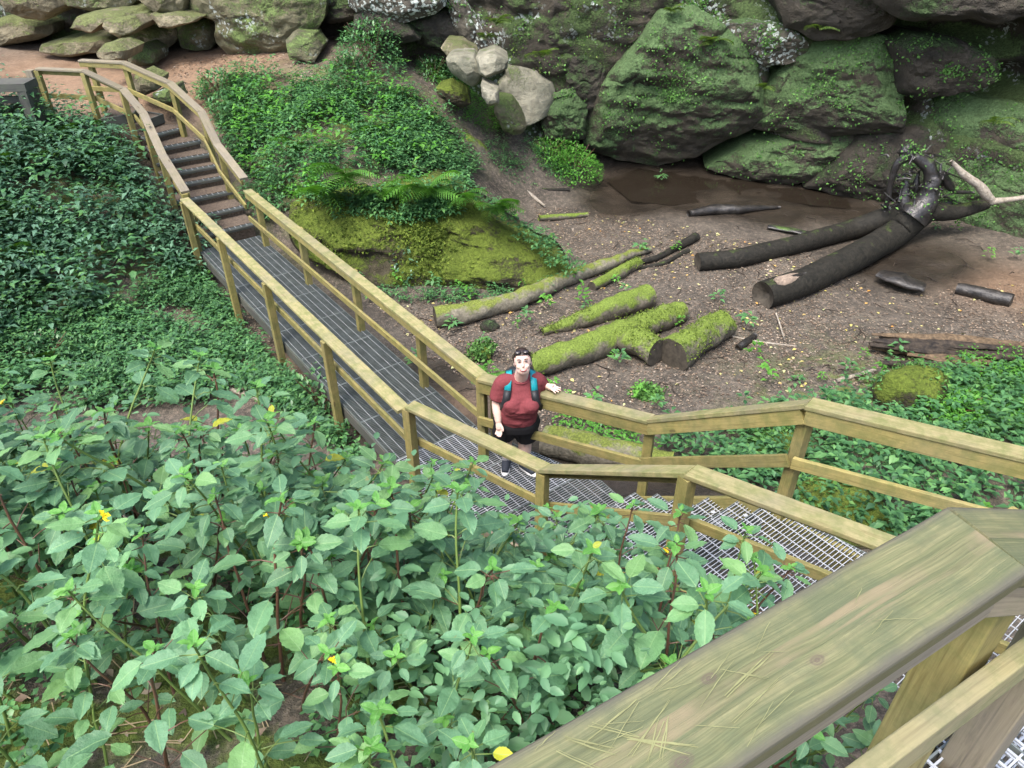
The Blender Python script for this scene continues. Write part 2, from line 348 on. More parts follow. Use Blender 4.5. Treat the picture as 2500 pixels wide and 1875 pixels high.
B_BARK_ = bark_mat('split_inner_wood', (0.06, 0.042, 0.026), (0.15, 0.105, 0.062), 0.0)
B_END = plain('cut_log_end', (0.050, 0.043, 0.033), 0.8, 0, 0.3, 14.0, 0.5, 0.5)

# ------------------------------------------------------------------ the ground
CTRL = [(1500,560,-.6),(1300,600,-.6),(1700,500,-.62),(2000,650,-.6),(2300,700,-.6),(2450,800,-.55),(1900,850,-.55),(1600,880,-.5),(1400,760,-.55),
 (1000,820,-.55),(1100,720,-.55),(1450,420,-.62),(1600,420,-.62),(2100,500,-.6),(2400,600,-.5),(1700,1000,-.45),(2100,1050,-.35),(2400,1150,-.15),(2480,950,-.4),
 (1400,1050,-.5),(1250,1050,-.5),(700,760,-.55),(560,830,-.6),(420,880,-.6),(800,900,-.6),(450,760,-.5),(300,850,-.5),(150,800,-.3),(500,660,-.35),(350,600,.1),
 (420,480,.5),(250,450,.8),(100,600,.3),(100,450,.9),(50,320,1.35),(200,330,1.25),(300,380,.9),(150,240,1.45),(50,170,1.5),(300,230,1.5),(250,160,1.5),(420,140,1.6),(550,160,1.65),
 (700,180,1.75),(700,110,1.95),(100,100,1.6),(570,530,-.1),(500,440,.35),(440,370,.7),(390,310,1.1),(600,450,.35),(560,330,.9),(560,240,1.35),(700,330,1.1),(700,250,1.4),(850,200,1.7),
 (850,130,1.95),(1000,220,1.55),(850,330,1.15),(1000,330,.95),(1100,300,.95),(1200,330,.55),(1150,420,.25),(1300,400,0),(1420,430,-.5),(1250,480,-.45),(1350,500,-.55),(760,440,.75),(900,420,.8),(1050,430,.65),
 (750,620,-.4),(900,680,-.5),(1100,660,-.5),(1350,620,-.58),(0,700,.2),(-200,600,.9)]
_cp = np.array([at(x, y, z) for x, y, z in CTRL] + [(-16, 10, 1.8), (-16, 20, 2), (14, 14, 0), (14, 6, .2), (8, 4, 0), (0, 25, 2), (12, 24, 1), (-8, 5, -.2), (-10, 0, 0), (0, 0, -.3), (8, -2, .1), (-1, 4.6, -.5), (2.5, 3.4, -.35), (4, 5, -.15)])
def _tps(d2): return np.where(d2 > 1e-9, d2 * np.log(np.maximum(d2, 1e-9)), 0) * 0.5
_n = len(_cp); _A = np.zeros((_n + 3, _n + 3))
_A[:_n, :_n] = _tps(((_cp[:, None, :2] - _cp[None, :, :2]) ** 2).sum(-1)) + np.eye(_n) * 0.25
_A[:_n, _n] = 1; _A[:_n, _n + 1:] = _cp[:, :2]; _A[_n, :_n] = 1; _A[_n + 1:, :_n] = _cp[:, :2].T
_w = np.linalg.solve(_A, np.concatenate([_cp[:, 2], np.zeros(3)]))
BROW = np.array([(-7, 3.6), (-4, 2.9), (-1.95, 2.35), (-1.05, 2.35), (-.6, 2.15), (-.2, 1.95), (.35, 1.92), (.80, 1.62), (.98, 1.05), (.95, .3), (.9, -4)])
def _brow_sd(x, y):
    best = np.full(np.shape(x), 1e9); sgn = np.ones(np.shape(x))
    for (ax, ay), (bx, by) in zip(BROW[:-1], BROW[1:]):
        dx, dy = bx - ax, by - ay; t = np.clip(((x - ax) * dx + (y - ay) * dy) / (dx * dx + dy * dy), 0, 1)
        d = np.hypot(x - ax - t * dx, y - ay - t * dy); cr = dx * (y - ay) - dy * (x - ax)
        k = d < best; best = np.where(k, d, best); sgn = np.where(k, np.sign(cr), sgn)
    return best * sgn
def G(x, y, rough=True):
    x = np.asarray(x, float); y = np.asarray(y, float); sh = x.shape
    xf, yf = x.ravel(), y.ravel(); z = np.empty(len(xf))
    for i in range(0, len(xf), 20000):
        a, b = xf[i:i + 20000], yf[i:i + 20000]
        z[i:i + 20000] = _tps((a[:, None] - _cp[None, :, 0]) ** 2 + (b[:, None] - _cp[None, :, 1]) ** 2) @ _w[:_n] + _w[_n] + a * _w[_n + 1] + b * _w[_n + 2]
    z = np.clip(z, -.72, 2.3)
    sd = _brow_sd(xf, yf)
    top = 3.02 + 0.10 * np.clip(-xf, 0, 4) - 0.06 * np.clip(yf - 1, -1, 2) + 0.05 * np.clip(-sd, 0, 1)
    bank = top - 1.55 * np.log1p(np.exp(np.clip(sd * 5, -30, 30))) / 5
    z = np.maximum(z, bank)
    if rough:
        q = np.stack([xf, yf, 0 * xf], 1); z = z + 0.07 * fbm(q * 0.9, 3, 3) + 0.03 * fbm(q * 4, 3, 5)
    return z.reshape(sh)
def gp(px, py, dz=0.0):
    """where the sight line through a spot of the photo meets the ground"""
    r = ray(px, py); ts = np.arange(1.0, 45, 0.05); p = np.array([0, 0, CAM_H]) + ts[:, None] * r
    h = p[:, 2] - G(p[:, 0], p[:, 1]) - dz; i = np.argmax(h < 0) if (h < 0).any() else len(ts) - 1
    return p[i]
def axis(lo, hi, step, far):
    a = np.arange(lo, hi + step, step); l = lo - np.geomspace(0.3, far, 14)[::-1]; h = hi + np.geomspace(0.3, far, 14); return np.concatenate([l, a, h])
gx, gy = axis(-13, 12, 0.085, 60), axis(-2, 21, 0.085, 60)
GX, GY = np.meshgrid(gx, gy, indexing='ij'); GZ = G(GX, GY)
nx, ny = GX.shape; idx = np.arange(nx * ny).reshape(nx, ny)
gF = np.stack([idx[:-1, :-1], idx[1:, :-1], idx[1:, 1:], idx[:-1, 1:]], -1).reshape(-1, 4)
gV = np.stack([GX, GY, GZ], -1).reshape(-1, 3)

def ground_mat():
    m, nt, b = newmat('forest_floor'); b.inputs['Specular IOR Level'].default_value = 0.3
    p = worldpos(nt); at_ = nt.nodes.new('ShaderNodeAttribute'); at_.attribute_name = 'zone'
    sp = nt.nodes.new('ShaderNodeSeparateColor'); nt.links.new(at_.outputs['Color'], sp.inputs[0]); sand, wet, moss = sp.outputs  # wet: damp sand by the cliff, plus shade painted below the walkway
    n1 = noise(nt, p, 1.6, 6, 0.6); n2 = noise(nt, p, 14.0, 6, 0.7); n3 = noise(nt, p, 60.0, 3, 0.7)
    soil = ramp(nt, n1, [(0.3, (0.038, 0.034, 0.028)), (0.5, (0.072, 0.063, 0.051)), (0.72, (0.112, 0.098, 0.079))])
    soil = mixc(nt, ramp(nt, n2, [(0.5, grey(0)), (0.62, grey(0.6))]), soil, (0.17, 0.135, 0.105))
    soil = mixc(nt, ramp(nt, n3, [(0.56, grey(0)), (0.64, grey(0.55))]), soil, (0.25, 0.21, 0.17))
    sandc = ramp(nt, n1, [(0.3, (0.165, 0.105, 0.064)), (0.6, (0.22, 0.148, 0.096)), (0.8, (0.25, 0.14, 0.078))])
    c = mixc(nt, sand, soil, sandc)
    wet_shade_col = ramp(nt, n1, [(0.3, (0.018, 0.015, 0.012)), (0.7, (0.044, 0.035, 0.026))])
    c = mixc(nt, wet, c, wet_shade_col)
    c = mixc(nt, 1.0, c, ramp(nt, n2, [(0.25, grey(0.68)), (0.75, grey(1.25))]), 'MULTIPLY')
    mk_ = math_(nt, 'MULTIPLY', moss, ramp(nt, noise(nt, p, 3.0, 5, 0.65), [(0.45, grey(0)), (0.58, grey(1))]))
    c = mixc(nt, mk_, c, mixc(nt, 1.0, (0.10, 0.14, 0.025), ramp(nt, n3, [(0.3, grey(0.5)), (0.7, grey(1.4))]), 'MULTIPLY'))
    nt.links.new(c, b.inputs['Base Color'])
    nt.links.new(math_(nt, 'SUBTRACT', 0.9, math_(nt, 'MULTIPLY', wet, 0.68)), b.inputs['Roughness'])
    bump(nt, b, math_(nt, 'ADD', n2, math_(nt, 'MULTIPLY', n3, 0.5)), 0.8, 0.03)
    return m
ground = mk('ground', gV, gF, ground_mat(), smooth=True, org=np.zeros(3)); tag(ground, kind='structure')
def blob(px, py, z, r):
    c = at(px, py, z); return np.exp(-((gV[:, 0] - c[0]) ** 2 + (gV[:, 1] - c[1]) ** 2) / (r * r))
_sand = np.clip(sum(blob(*q) for q in [(100, 170, 1.5, 2.2), (280, 220, 1.5, 1.6), (450, 160, 1.6, 1.6), (550, 170, 1.7, 1.5), (760, 70, 2, 1.4), (2450, 700, -.55, .9), (1080, 1000, -.5, .6), (650, 880, -.5, .5)]), 0, 1)
_wet_shade = np.clip(sum(blob(*q) for q in [(1620, 425, -.6, 1.7), (1800, 440, -.6, 1.5), (1560, 460, -.6, 1.1), (1980, 480, -.6, 1.1), (2100, 520, -.6, .9), (1500, 500, -.6, .8), (1750, 500, -.6, .9), (1900, 535, -.6, .6), (2300, 640, -.58, .9), (2150, 650, -.6, 1.0), (1100, 900, -.5, .5), (1250, 1150, -.5, 1.0), (1650, 1250, -.3, 1.2), (900, 950, -.5, .8), (760, 780, -.5, .8)]), 0, 1)  # closing spots paint the soil dark as shade under bridge and stairs
_bank = (_brow_sd(gV[:, 0], gV[:, 1]) < 0.5) * 0.9
_mo = np.clip(np.maximum(_bank, sum(blob(*q) for q in [(2200, 1000, -.3, 1.5), (800, 300, 1.2, 2.0), (100, 600, .3, 2.0)])), 0, 1)
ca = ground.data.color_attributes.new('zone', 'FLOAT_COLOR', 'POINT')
ca.data.foreach_set('color', np.stack([_sand, _wet_shade, _mo, np.ones_like(_mo)], 1).astype(np.float32).ravel())

# shallow water standing in the hollows of the sand below the cliff
wm, wnt, wb = newmat('shallow_water'); wb.inputs['Base Color'].default_value = (.022, .017, .012, 1); wb.inputs['Roughness'].default_value = .07; wb.inputs['Specular IOR Level'].default_value = .6
bump(wnt, wb, noise(wnt, worldpos(wnt), 9.0, 3), .08, .02); tb = wnt.nodes.new('ShaderNodeBsdfTransparent'); mx_ = wnt.nodes.new('ShaderNodeMixShader'); mx_.inputs[0].default_value = .68
wnt.links.new(tb.outputs[0], mx_.inputs[1]); wnt.links.new(wb.outputs[0], mx_.inputs[2]); wnt.links.new(mx_.outputs[0], wnt.nodes['Material Output'].inputs[0])
wo = [at(x, y, -.60) for x, y in [(1480, 440), (1560, 410), (1700, 395), (1900, 420), (2060, 470), (2080, 510), (1980, 500), (1850, 480), (1740, 490), (1640, 500), (1540, 490)]]
zs_ = float(np.mean(G(np.array([p[0] for p in wo]), np.array([p[1] for p in wo])))) - .004
water = mk('water', [(p[0], p[1], zs_) for p in wo], [list(range(len(wo)))[::-1]], wm); tag(water, kind='structure')

# ------------------------------------------------------------------ cliff and rocks
WX = np.array([-30, -14, -9, -5, -2, .5, 3, 6, 8.2, 10, 12, 14, 20]); WY = np.array([24, 20.5, 19.6, 18.8, 18.2, 17.7, 18.1, 17.1, 15.7, 13.6, 10.8, 8.0, 1.0])
_k = np.ones(9) / 9
_wx = np.linspace(-30, 20, 401); _wy = np.convolve(np.pad(np.interp(_wx, WX, WY), 4, 'edge'), _k, 'valid')
def yw(x): return np.interp(x, _wx, _wy)
def hit(px, py, off, surf=None, tilt=0.0, z0=0.0):
    """sight lines against an upright (or leaning) face lying `off` in front of the wall"""
    r = ray(px, py).reshape(-1, 3); off = np.broadcast_to(np.asarray(off, float), (len(r),))
    lo = np.full(len(r), 2.0); hi = np.full(len(r), 60.0)
    f = yw if surf is None else (lambda x: surf + 0 * x)
    for _ in range(42):
        t = (lo + hi) / 2; p = np.array([0, 0, CAM_H]) + t[:, None] * r
        g = p[:, 1] - (f(p[:, 0]) - off - tilt * (p[:, 2] - z0)); lo = np.where(g < 0, t, lo); hi = np.where(g < 0, hi, t)
    return np.array([0, 0, CAM_H]) + lo[:, None] * r
MOSS_PTS = []     # (points, normals, density) collected for the plants that grow on the stone
def slab(name, outline, mat, off=0.3, bulge=0.35, depth=1.2, surf=None, tilt=0.0, z0=0.0, parent=None, M=120, K=30, rough=0.10, p=3.0, seed=0, shrink=0.9, grow=None, facet=0.0, cuts=10, cutr=(.80, .97), strata=.03, grow_=1.0, flat=1.0, fine=.05):
    """a solid block of stone: bulging front face, rounded rim, sides running back into the hill"""
    o = np.array(outline, float); q = np.vstack([o, o[:1]]); L = np.concatenate([[0], np.cumsum(np.hypot(*np.diff(q, axis=0).T))])
    s = np.linspace(0, L[-1], M, endpoint=False); B = np.stack([np.interp(s, L, q[:, i]) for i in (0, 1)], 1)
    B = 0.5 * B + 0.25 * (np.roll(B, 1, 0) + np.roll(B, -1, 0))
    ext = np.ptp(o, axis=0).mean(); B = o.mean(0) + (B - o.mean(0)) * grow_
    jit = fbm(np.stack([B[:, 0] / ext * 7, B[:, 1] / ext * 7, np.full(M, seed * 3.1)], 1), 3, seed) * ext * 0.035
    c = o.mean(0); d = B - c; B = B + d / (np.linalg.norm(d, axis=1)[:, None] + 1e-9) * jit[:, None]
    rings = []
    for k in range(K + 1):
        t = 1 - k / K                                    # 1 at the rim, 0 at the middle
        R = c + (B - c) * t
        rings.append(hit(R[:, 0], R[:, 1], off + bulge * (1 - t ** p), surf, tilt, z0))
    V = np.array(rings)                                  # K+1, M, 3
    nrm = np.array([0, -1.0, 0])
    q3 = V * 1.1 + seed * 5.7
    amp = rough * np.clip((1 - np.linspace(1, 0, K + 1) ** 6), 0.15, 1)[:, None]
    disp = fbm(q3, 4, seed)
    if facet > 0: disp = disp * (1 - facet) + facet * (np.abs(fbm(q3 * 0.8, 2, seed + 9)) * 2 - 0.5)
    V[..., 1] -= amp * disp * 2.0
    V[..., 2] += amp * fbm(q3 + 50, 3, seed) * 0.8
    if cuts > 0:
        rr_ = np.random.default_rng(seed + 900); cc = V.reshape(-1, 3).mean(0); cc[1] += depth * .25; W_ = V.reshape(-1, 3) - cc
        for _ in range(cuts):
            nv = rr_.normal(0, 1, 3) * np.array([1, .8, .9]); nv[1] = -abs(nv[1]) - flat; nv /= np.linalg.norm(nv); d_ = W_ @ nv; lim = d_.max() * rr_.uniform(*cutr); ex_ = np.maximum(d_ - lim, 0) * .92; W_ = W_ - ex_[:, None] * nv
        V = (W_ + cc).reshape(V.shape)
        V[..., 1] -= np.clip(rough, 0, .1) * .5 * fbm(V * 3.5 + seed, 4, seed + 2)
    fr_ = fbm(V * np.array([3.2, 3.2, 5.5]) + seed * 1.7, 5, seed + 21, .6); V[..., 1] -= fine * (fr_ - .5 * np.clip(np.abs(fbm(V * 1.7 + seed, 3, seed + 33)) * -8 + 1, 0, 1))
    if strata > 0: V[..., 1] -= strata * vnoise(np.stack([V[..., 0] * .35, V[..., 0] * 0 + seed, V[..., 2] * 5 + V[..., 0] * .6], -1), seed)
    cen = V[0].mean(0); back = []
    for j, (fr, sh) in enumerate(((0.04, 1.0), (0.12, 0.995), (0.35, 0.97), (1.0, shrink))):
        b = V[0].copy(); b = cen + (b - cen) * sh; b[:, 1] = V[0][:, 1] + depth * fr; b += (fbm(b * 2.2 + seed, 3, seed + 4) * rough * 0.5)[:, None] * np.array([1, .3, 1]) ; back.append(b)
    allr = np.concatenate([np.array(back)[::-1], V], 0); n = allr.shape[0]
    Vf = allr.reshape(-1, 3); idx = np.arange(n * M).reshape(n, M); j2 = np.roll(np.arange(M), -1)
    F = np.stack([idx[:-1], idx[:-1][:, j2], idx[1:][:, j2], idx[1:]], -1).reshape(-1, 4).tolist()
    F.append(list(range(M))[::-1])
    ob = mk(name, Vf, F, mat, parent, smooth=True)
    if cuts: ob.data.set_sharp_from_angle(angle=math.radians(32))
    if grow:
        P = V[1:K].reshape(-1, 3); nn = np.cross(np.roll(V, -1, 1) - V, np.roll(V, -1, 0) - V)[1:K].reshape(-1, 3)
        nn /= np.linalg.norm(nn, axis=1)[:, None] + 1e-9; nn *= np.sign(-nn[:, 1:2] + 1e-6); MOSS_PTS.append((P, nn, grow))
    return ob

cliff = empty('cliff', (2, 18, -0.6), None, None); tag(cliff, kind='structure')
# the wall itself
ux = np.linspace(-26, 17, 330); vz = np.concatenate([np.linspace(-1.2, 5, 90), np.linspace(5.3, 11, 20)])
UX, VZ = np.meshgrid(ux, vz, indexing='ij'); base = np.stack([UX, yw(UX), VZ], -1)
lay = fbm(np.stack([UX * .25, VZ * 1.6, 0 * UX], -1), 4, 11) * 0.35 + fbm(base * np.array([.7, .7, .7]), 5, 12) * 0.4
base[..., 1] -= lay + np.clip(VZ - 5, 0, 9) * -0.1 + 0.74 * np.clip((UX + 3) / 3, -1, 1) - 1.3 * np.clip((.45 - VZ) / .35, 0, 1) * np.clip((UX - .8) / .8, 0, 1)
for pts_, rad_, dp_ in (([(2060, 98), (2150, 86), (2250, 76), (2350, 80), (2450, 96), (2550, 112)], .36, 1.9), ([(2420, 236), (2480, 242), (2545, 236), (2600, 230)], .46, 2.2), ([(1500, 392), (1600, 402), (1680, 388), (1760, 368), (1840, 325)], .42, 1.5),
                        ([(1868, 270), (1880, 230)], .22, 1.0), ([(1900, 168), (1960, 160)], .2, .9), ([(2215, 250), (2230, 285)], .2, .8), ([(1405, 250), (1440, 300), (1425, 340)], .2, .9), ([(2060, 345), (2140, 325)], .18, .7), ([(960, 55), (1040, 58)], .25, 1.2)):
    dd = pts_[0:1] + [p for a, b in zip(pts_, pts_[1:]) for p in ((np.array(a) * .5 + np.array(b) * .5).tolist(), b)]
    hole = 0
    for h_ in hit([p[0] for p in dd], [p[1] for p in dd], .5): hole = np.maximum(hole, np.exp(-((UX - h_[0]) ** 2 + (VZ - h_[2]) ** 2) / rad_ ** 2))
    base[..., 1] += dp_ * hole
ii = np.arange(UX.size).reshape(UX.shape)
wall = mk('rock_wall', base.reshape(-1, 3), np.stack([ii[:-1, :-1], ii[1:, :-1], ii[1:, 1:], ii[:-1, 1:]], -1).reshape(-1, 4), R_CLIFF, cliff, True)
_m = (base[..., 2] > 0.3) & (base[..., 2] < 5) & (base[..., 0] > -3) & (base[..., 0] < 6)
MOSS_PTS.append((base[_m], np.tile([0, -1.0, 0.1], (_m.sum(), 1)), 0.35))
for nm, out, mat, kw in [
 ('rock_slab', [(1425,330),(1440,270),(1500,200),(1560,120),(1620,50),(1700,40),(1760,90),(1860,160),(1888,215),(1850,295),(1770,330),(1690,370),(1600,388),(1520,370),(1470,352)], R_MOSSY, dict(off=.9, bulge=.6, depth=2.2, M=170, K=52, seed=1, tilt=.25, z0=1, grow=.9, rough=.13)),
 ('rock_slab', [(1772,62),(1830,52),(1920,66),(1965,98),(1972,148),(1930,152),(1866,156),(1815,118)], R_LICH, dict(off=1.1, bulge=.35, depth=1.6, seed=2, tilt=.15, z0=2, rough=.06, grow=.12)),
 ('rock_slab', [(1855,300),(1893,215),(1980,120),(2090,98),(2190,108),(2205,160),(2195,205),(2235,285),(2210,315),(2080,318),(2000,322),(1920,312)], R_MOSSY, dict(off=.75, bulge=.45, depth=1.8, M=150, K=44, seed=3, tilt=.1, z0=1, grow=.75)),
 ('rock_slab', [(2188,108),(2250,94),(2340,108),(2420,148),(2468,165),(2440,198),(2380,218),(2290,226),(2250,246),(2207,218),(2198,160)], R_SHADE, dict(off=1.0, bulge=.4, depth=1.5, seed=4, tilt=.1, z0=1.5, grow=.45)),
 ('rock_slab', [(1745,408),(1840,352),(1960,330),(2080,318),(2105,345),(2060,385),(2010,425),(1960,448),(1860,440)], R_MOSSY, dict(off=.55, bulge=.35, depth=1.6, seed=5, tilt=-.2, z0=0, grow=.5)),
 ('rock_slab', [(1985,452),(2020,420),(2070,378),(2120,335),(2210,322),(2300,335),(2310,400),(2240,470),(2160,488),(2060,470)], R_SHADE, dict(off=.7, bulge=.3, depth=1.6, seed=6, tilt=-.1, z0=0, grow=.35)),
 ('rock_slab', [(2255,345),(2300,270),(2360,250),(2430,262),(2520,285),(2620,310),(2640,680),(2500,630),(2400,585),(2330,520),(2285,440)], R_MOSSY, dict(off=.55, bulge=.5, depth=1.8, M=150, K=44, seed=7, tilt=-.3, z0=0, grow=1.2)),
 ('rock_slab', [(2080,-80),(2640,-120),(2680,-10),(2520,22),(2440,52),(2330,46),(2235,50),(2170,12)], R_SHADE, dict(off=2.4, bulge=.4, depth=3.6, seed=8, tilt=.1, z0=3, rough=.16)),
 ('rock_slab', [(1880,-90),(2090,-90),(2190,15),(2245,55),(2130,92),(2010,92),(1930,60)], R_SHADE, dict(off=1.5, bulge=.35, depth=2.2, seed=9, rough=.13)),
 ('rock_slab', [(1440,60),(1500,-90),(1890,-90),(1925,50),(1830,50),(1760,70),(1700,36),(1610,46),(1520,120)], R_CLIFF, dict(off=.75, bulge=.4, depth=1.2, seed=10, grow=.7)),
 ('rock_slab', [(1060,-90),(1470,-90),(1450,60),(1500,140),(1470,210),(1440,230),(1330,205),(1230,170),(1160,110),(1100,40)], R_CLIFF, dict(off=.45, bulge=.35, depth=1.1, M=150, K=40, seed=11, grow=.5, rough=.15)),
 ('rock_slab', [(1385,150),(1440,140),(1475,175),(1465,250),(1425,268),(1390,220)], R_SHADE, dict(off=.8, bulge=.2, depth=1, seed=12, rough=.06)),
 ('rock_slab', [(1342,246),(1395,222),(1428,262),(1422,335),(1335,345),(1326,290)], R_MOSSY, dict(off=.9, bulge=.3, depth=1.2, seed=13, grow=.9)),
 ('rock_slab', [(462,-90),(770,-90),(800,10),(770,52),(728,104),(652,136),(560,130),(536,100),(538,50),(470,30)], R_GREEN, dict(off=.9, bulge=.45, depth=2.0, seed=15, M=150, K=40, rough=.12, surf=None)),
 ('rock_slab', [(760,-90),(880,-90),(870,40),(800,50),(775,40)], R_CLIFF, dict(off=.1, bulge=.3, depth=1.4, seed=16)),
 ('rock_slab', [(848,22),(866,-70),(1062,-80),(1092,28),(1052,42),(972,52),(938,38)], R_LICH, dict(off=1.5, bulge=.25, depth=2.4, seed=17, rough=.05, p=6)),
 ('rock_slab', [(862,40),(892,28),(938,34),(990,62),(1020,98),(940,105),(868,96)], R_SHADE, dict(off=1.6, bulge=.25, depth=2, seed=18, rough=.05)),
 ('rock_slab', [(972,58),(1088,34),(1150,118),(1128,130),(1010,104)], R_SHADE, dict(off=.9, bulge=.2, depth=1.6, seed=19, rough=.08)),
 ('rock_slab', [(1085,-20),(1140,10),(1200,110),(1235,160),(1200,160),(1130,115)], R_LICH, dict(off=.9, bulge=.2, depth=1.2, seed=20, rough=.07, grow=.4)),
]:
    kw.setdefault('p', 5.0); kw['bulge'] = kw['bulge'] * .75; kw.setdefault('grow_', 1.13); kw.setdefault('strata', .05); kw.setdefault('flat', 1.1); kw.setdefault('fine', .085); kw['off'] = kw['off'] * .8 + .12
    slab(nm, out, mat, parent=cliff, **kw)

BOULD = 'sandstone blocks below the cliff'
for out, mat, kw, lab in [
 ([(-60,52),(40,42),(120,50),(138,76),(90,96),(0,110),(-60,104)], R_TAN, dict(surf=18.6, depth=1.8, bulge=.5, seed=30), 'large rounded tan boulder at the left edge above the sandy path'),
 ([(232,72),(260,50),(325,42),(347,60),(330,80),(290,93),(240,82)], R_TAN, dict(surf=17.6, depth=1.2, bulge=.35, seed=31), 'pale tilted boulder with a bright flat top above the sandy path'),
 ([(172,82),(195,35),(260,30),(330,32),(332,45),(260,50),(235,74),(215,88)], R_TAN, dict(surf=18.0, depth=1.2, bulge=.3, seed=32), 'long tan ledge of rock behind the pale tilted boulder'),
 ([(86,112),(150,98),(285,92),(292,112),(240,128),(150,138),(96,132)], R_TAN, dict(surf=17.2, depth=1.2, bulge=.4, seed=33), 'low flat layered slab bordering the sandy path'),
 ([(213,138),(240,110),(275,108),(312,122),(306,146),(240,150)], R_TAN, dict(surf=16.6, depth=.9, bulge=.3, seed=34), 'small wedge shaped tan rock just left of the block behind the far railing'),
 ([(303,124),(345,113),(380,130),(376,158),(362,170),(318,160)], R_GREEN, dict(surf=16.2, depth=.9, bulge=.3, seed=35), 'grey green block standing behind the corner of the far railing'),
 ([(285,96),(345,60),(432,70),(436,120),(380,134),(312,118)], R_TAN, dict(surf=17.5, depth=1.4, bulge=.35, seed=36), 'smooth brown sloping rock beside the green cliff foot'),
 ([(425,56),(470,40),(522,48),(536,100),(520,118),(432,124)], R_GREEN, dict(surf=17.3, depth=1.3, bulge=.3, seed=37), 'square green stained block at the foot of the left cliff'),
 ([(-40,-60),(140,-60),(165,10),(150,52),(50,42),(-40,44)], R_TAN, dict(surf=19.3, depth=1.4, bulge=.5, seed=38), 'big shaded boulder in the top left corner'),
 ([(140,-60),(260,-60),(325,0),(305,32),(200,40),(158,28)], R_GREEN, dict(surf=18.9, depth=1.2, bulge=.4, seed=39), 'mossy layered rock at the top between two bigger boulders'),
 ([(316,-60),(480,-60),(470,24),(430,40),(380,34),(312,8)], R_TAN, dict(surf=18.6, depth=1.2, bulge=.4, seed=40), 'dark jutting ledge at the top beside the green cliff'),
 ([(355,40),(420,34),(500,44),(470,58),(420,68),(350,62)], R_TAN, dict(surf=18.0, depth=1.0, bulge=.25, seed=41), 'thin slab lying on top of the smooth brown rock'),
 ([(688,112),(720,80),(762,86),(782,118),(765,150),(700,142)], R_GREEN, dict(surf=15.9, depth=.9, bulge=.2, seed=42, tilt=-1.0, cuts=3), 'half buried green boulder in the dirt below the cliff gap'),
 ([(322,190),(345,176),(386,194),(382,222),(336,240)], R_TAN, dict(surf=15.6, depth=.6, bulge=.25, seed=43), 'mossy upright stone between the far rails'),
 ([(368,230),(420,214),(434,246),(400,262),(372,258)], R_GREEN, dict(surf=15.0, depth=.6, bulge=.2, seed=44), 'low stone under the bend of the far railing'),
 ([(1072,128),(1086,104),(1126,106),(1162,130),(1150,150),(1088,146)], R_TAN, dict(surf=16.3, depth=.9, bulge=.3, seed=45), 'mossy topped pale boulder behind the broken white rocks'),
 ([(1084,152),(1110,138),(1155,140),(1176,165),(1173,197),(1150,206),(1112,188)], R_PALE, dict(surf=15.4, depth=.8, bulge=.3, seed=46, facet=.6), 'pale grey broken rock leftmost among the freshly fallen blocks'),
 ([(1160,146),(1205,129),(1237,145),(1233,167),(1205,184),(1180,189),(1165,167)], R_PALE, dict(surf=15.1, depth=.8, bulge=.3, seed=47, facet=.6), 'cream angular rock perched on top of the fallen blocks'),
 ([(1232,147),(1305,178),(1350,215),(1338,262),(1314,320),(1272,318),(1230,268),(1212,222),(1238,187)], R_PALE, dict(surf=14.9, depth=.9, bulge=.35, seed=48, facet=.7, tilt=-.35, z0=.8), 'largest fresh white slab leaning against the dark cliff'),
 ([(1176,204),(1222,224),(1218,256),(1196,262),(1180,236)], R_PALE, dict(surf=14.7, depth=.5, bulge=.2, seed=49, facet=.5), 'small grey splinter rock under the perched cream rock'),
 ([(1204,268),(1218,240),(1252,244),(1285,305),(1270,330),(1230,318)], R_GREEN, dict(surf=14.5, depth=.6, bulge=.2, seed=50), 'mossy block at the foot of the white slab'),
 ([(1066,218),(1100,210),(1146,234),(1152,266),(1105,258),(1074,240)], R_BOULDER, dict(surf=14.4, depth=.7, bulge=.2, seed=51), 'dark moss capped rock beside the upper end of the mossy plank log'),
]:
    kw.setdefault('rough', .07); kw.setdefault('cuts', 12); kw.setdefault('cutr', (.70, .94)); kw.setdefault('flat', .25); kw.setdefault('grow_', 1.08); kw.setdefault('tilt', -.25); kw.setdefault('z0', 2.0)
    if 'facet' in kw: kw.setdefault('p', 5.0)
    if mat is R_PALE: kw.update(cuts=14, cutr=(.78, .95), flat=.02, fine=.025, strata=.015, grow_=1.16, rough=.03, p=7.0)
    if kw['seed'] in (30, 33, 35, 36, 37, 42, 43, 44, 48, 50, 51):
        q_ = max(out, key=lambda t: t[1]); kw['surf'] = max(kw['surf'] - .6, gp(sum(t[0] for t in out) / len(out), q_[1] - 4)[1] - .02)
    o = slab('boulder', out, mat, **kw); tag(o, lab, 'boulder', BOULD)
big = slab('mossy_boulder', [(690,560),(715,500),(780,478),(880,474),(960,464),(1050,462),(1120,474),(1175,510),(1235,560),(1305,605),(1400,662),(1380,702),(1250,714),(1100,708),(950,708),(830,668),(740,620)], R_BOULDER,
           off=0, bulge=.28, depth=1.0, surf=11.3, tilt=-.85, z0=-.5, M=130, K=34, rough=.2, seed=60, cuts=0, strata=.10, fine=.10, grow=2.2, shrink=.95)
BIGI = len(MOSS_PTS) - 1
ob_ = lambda x, y: hit(x, y, .30, 11.3, -.85, -.5)[0]
tag(big, 'huge bright moss covered boulder sloping down beside the footbridge', 'boulder')

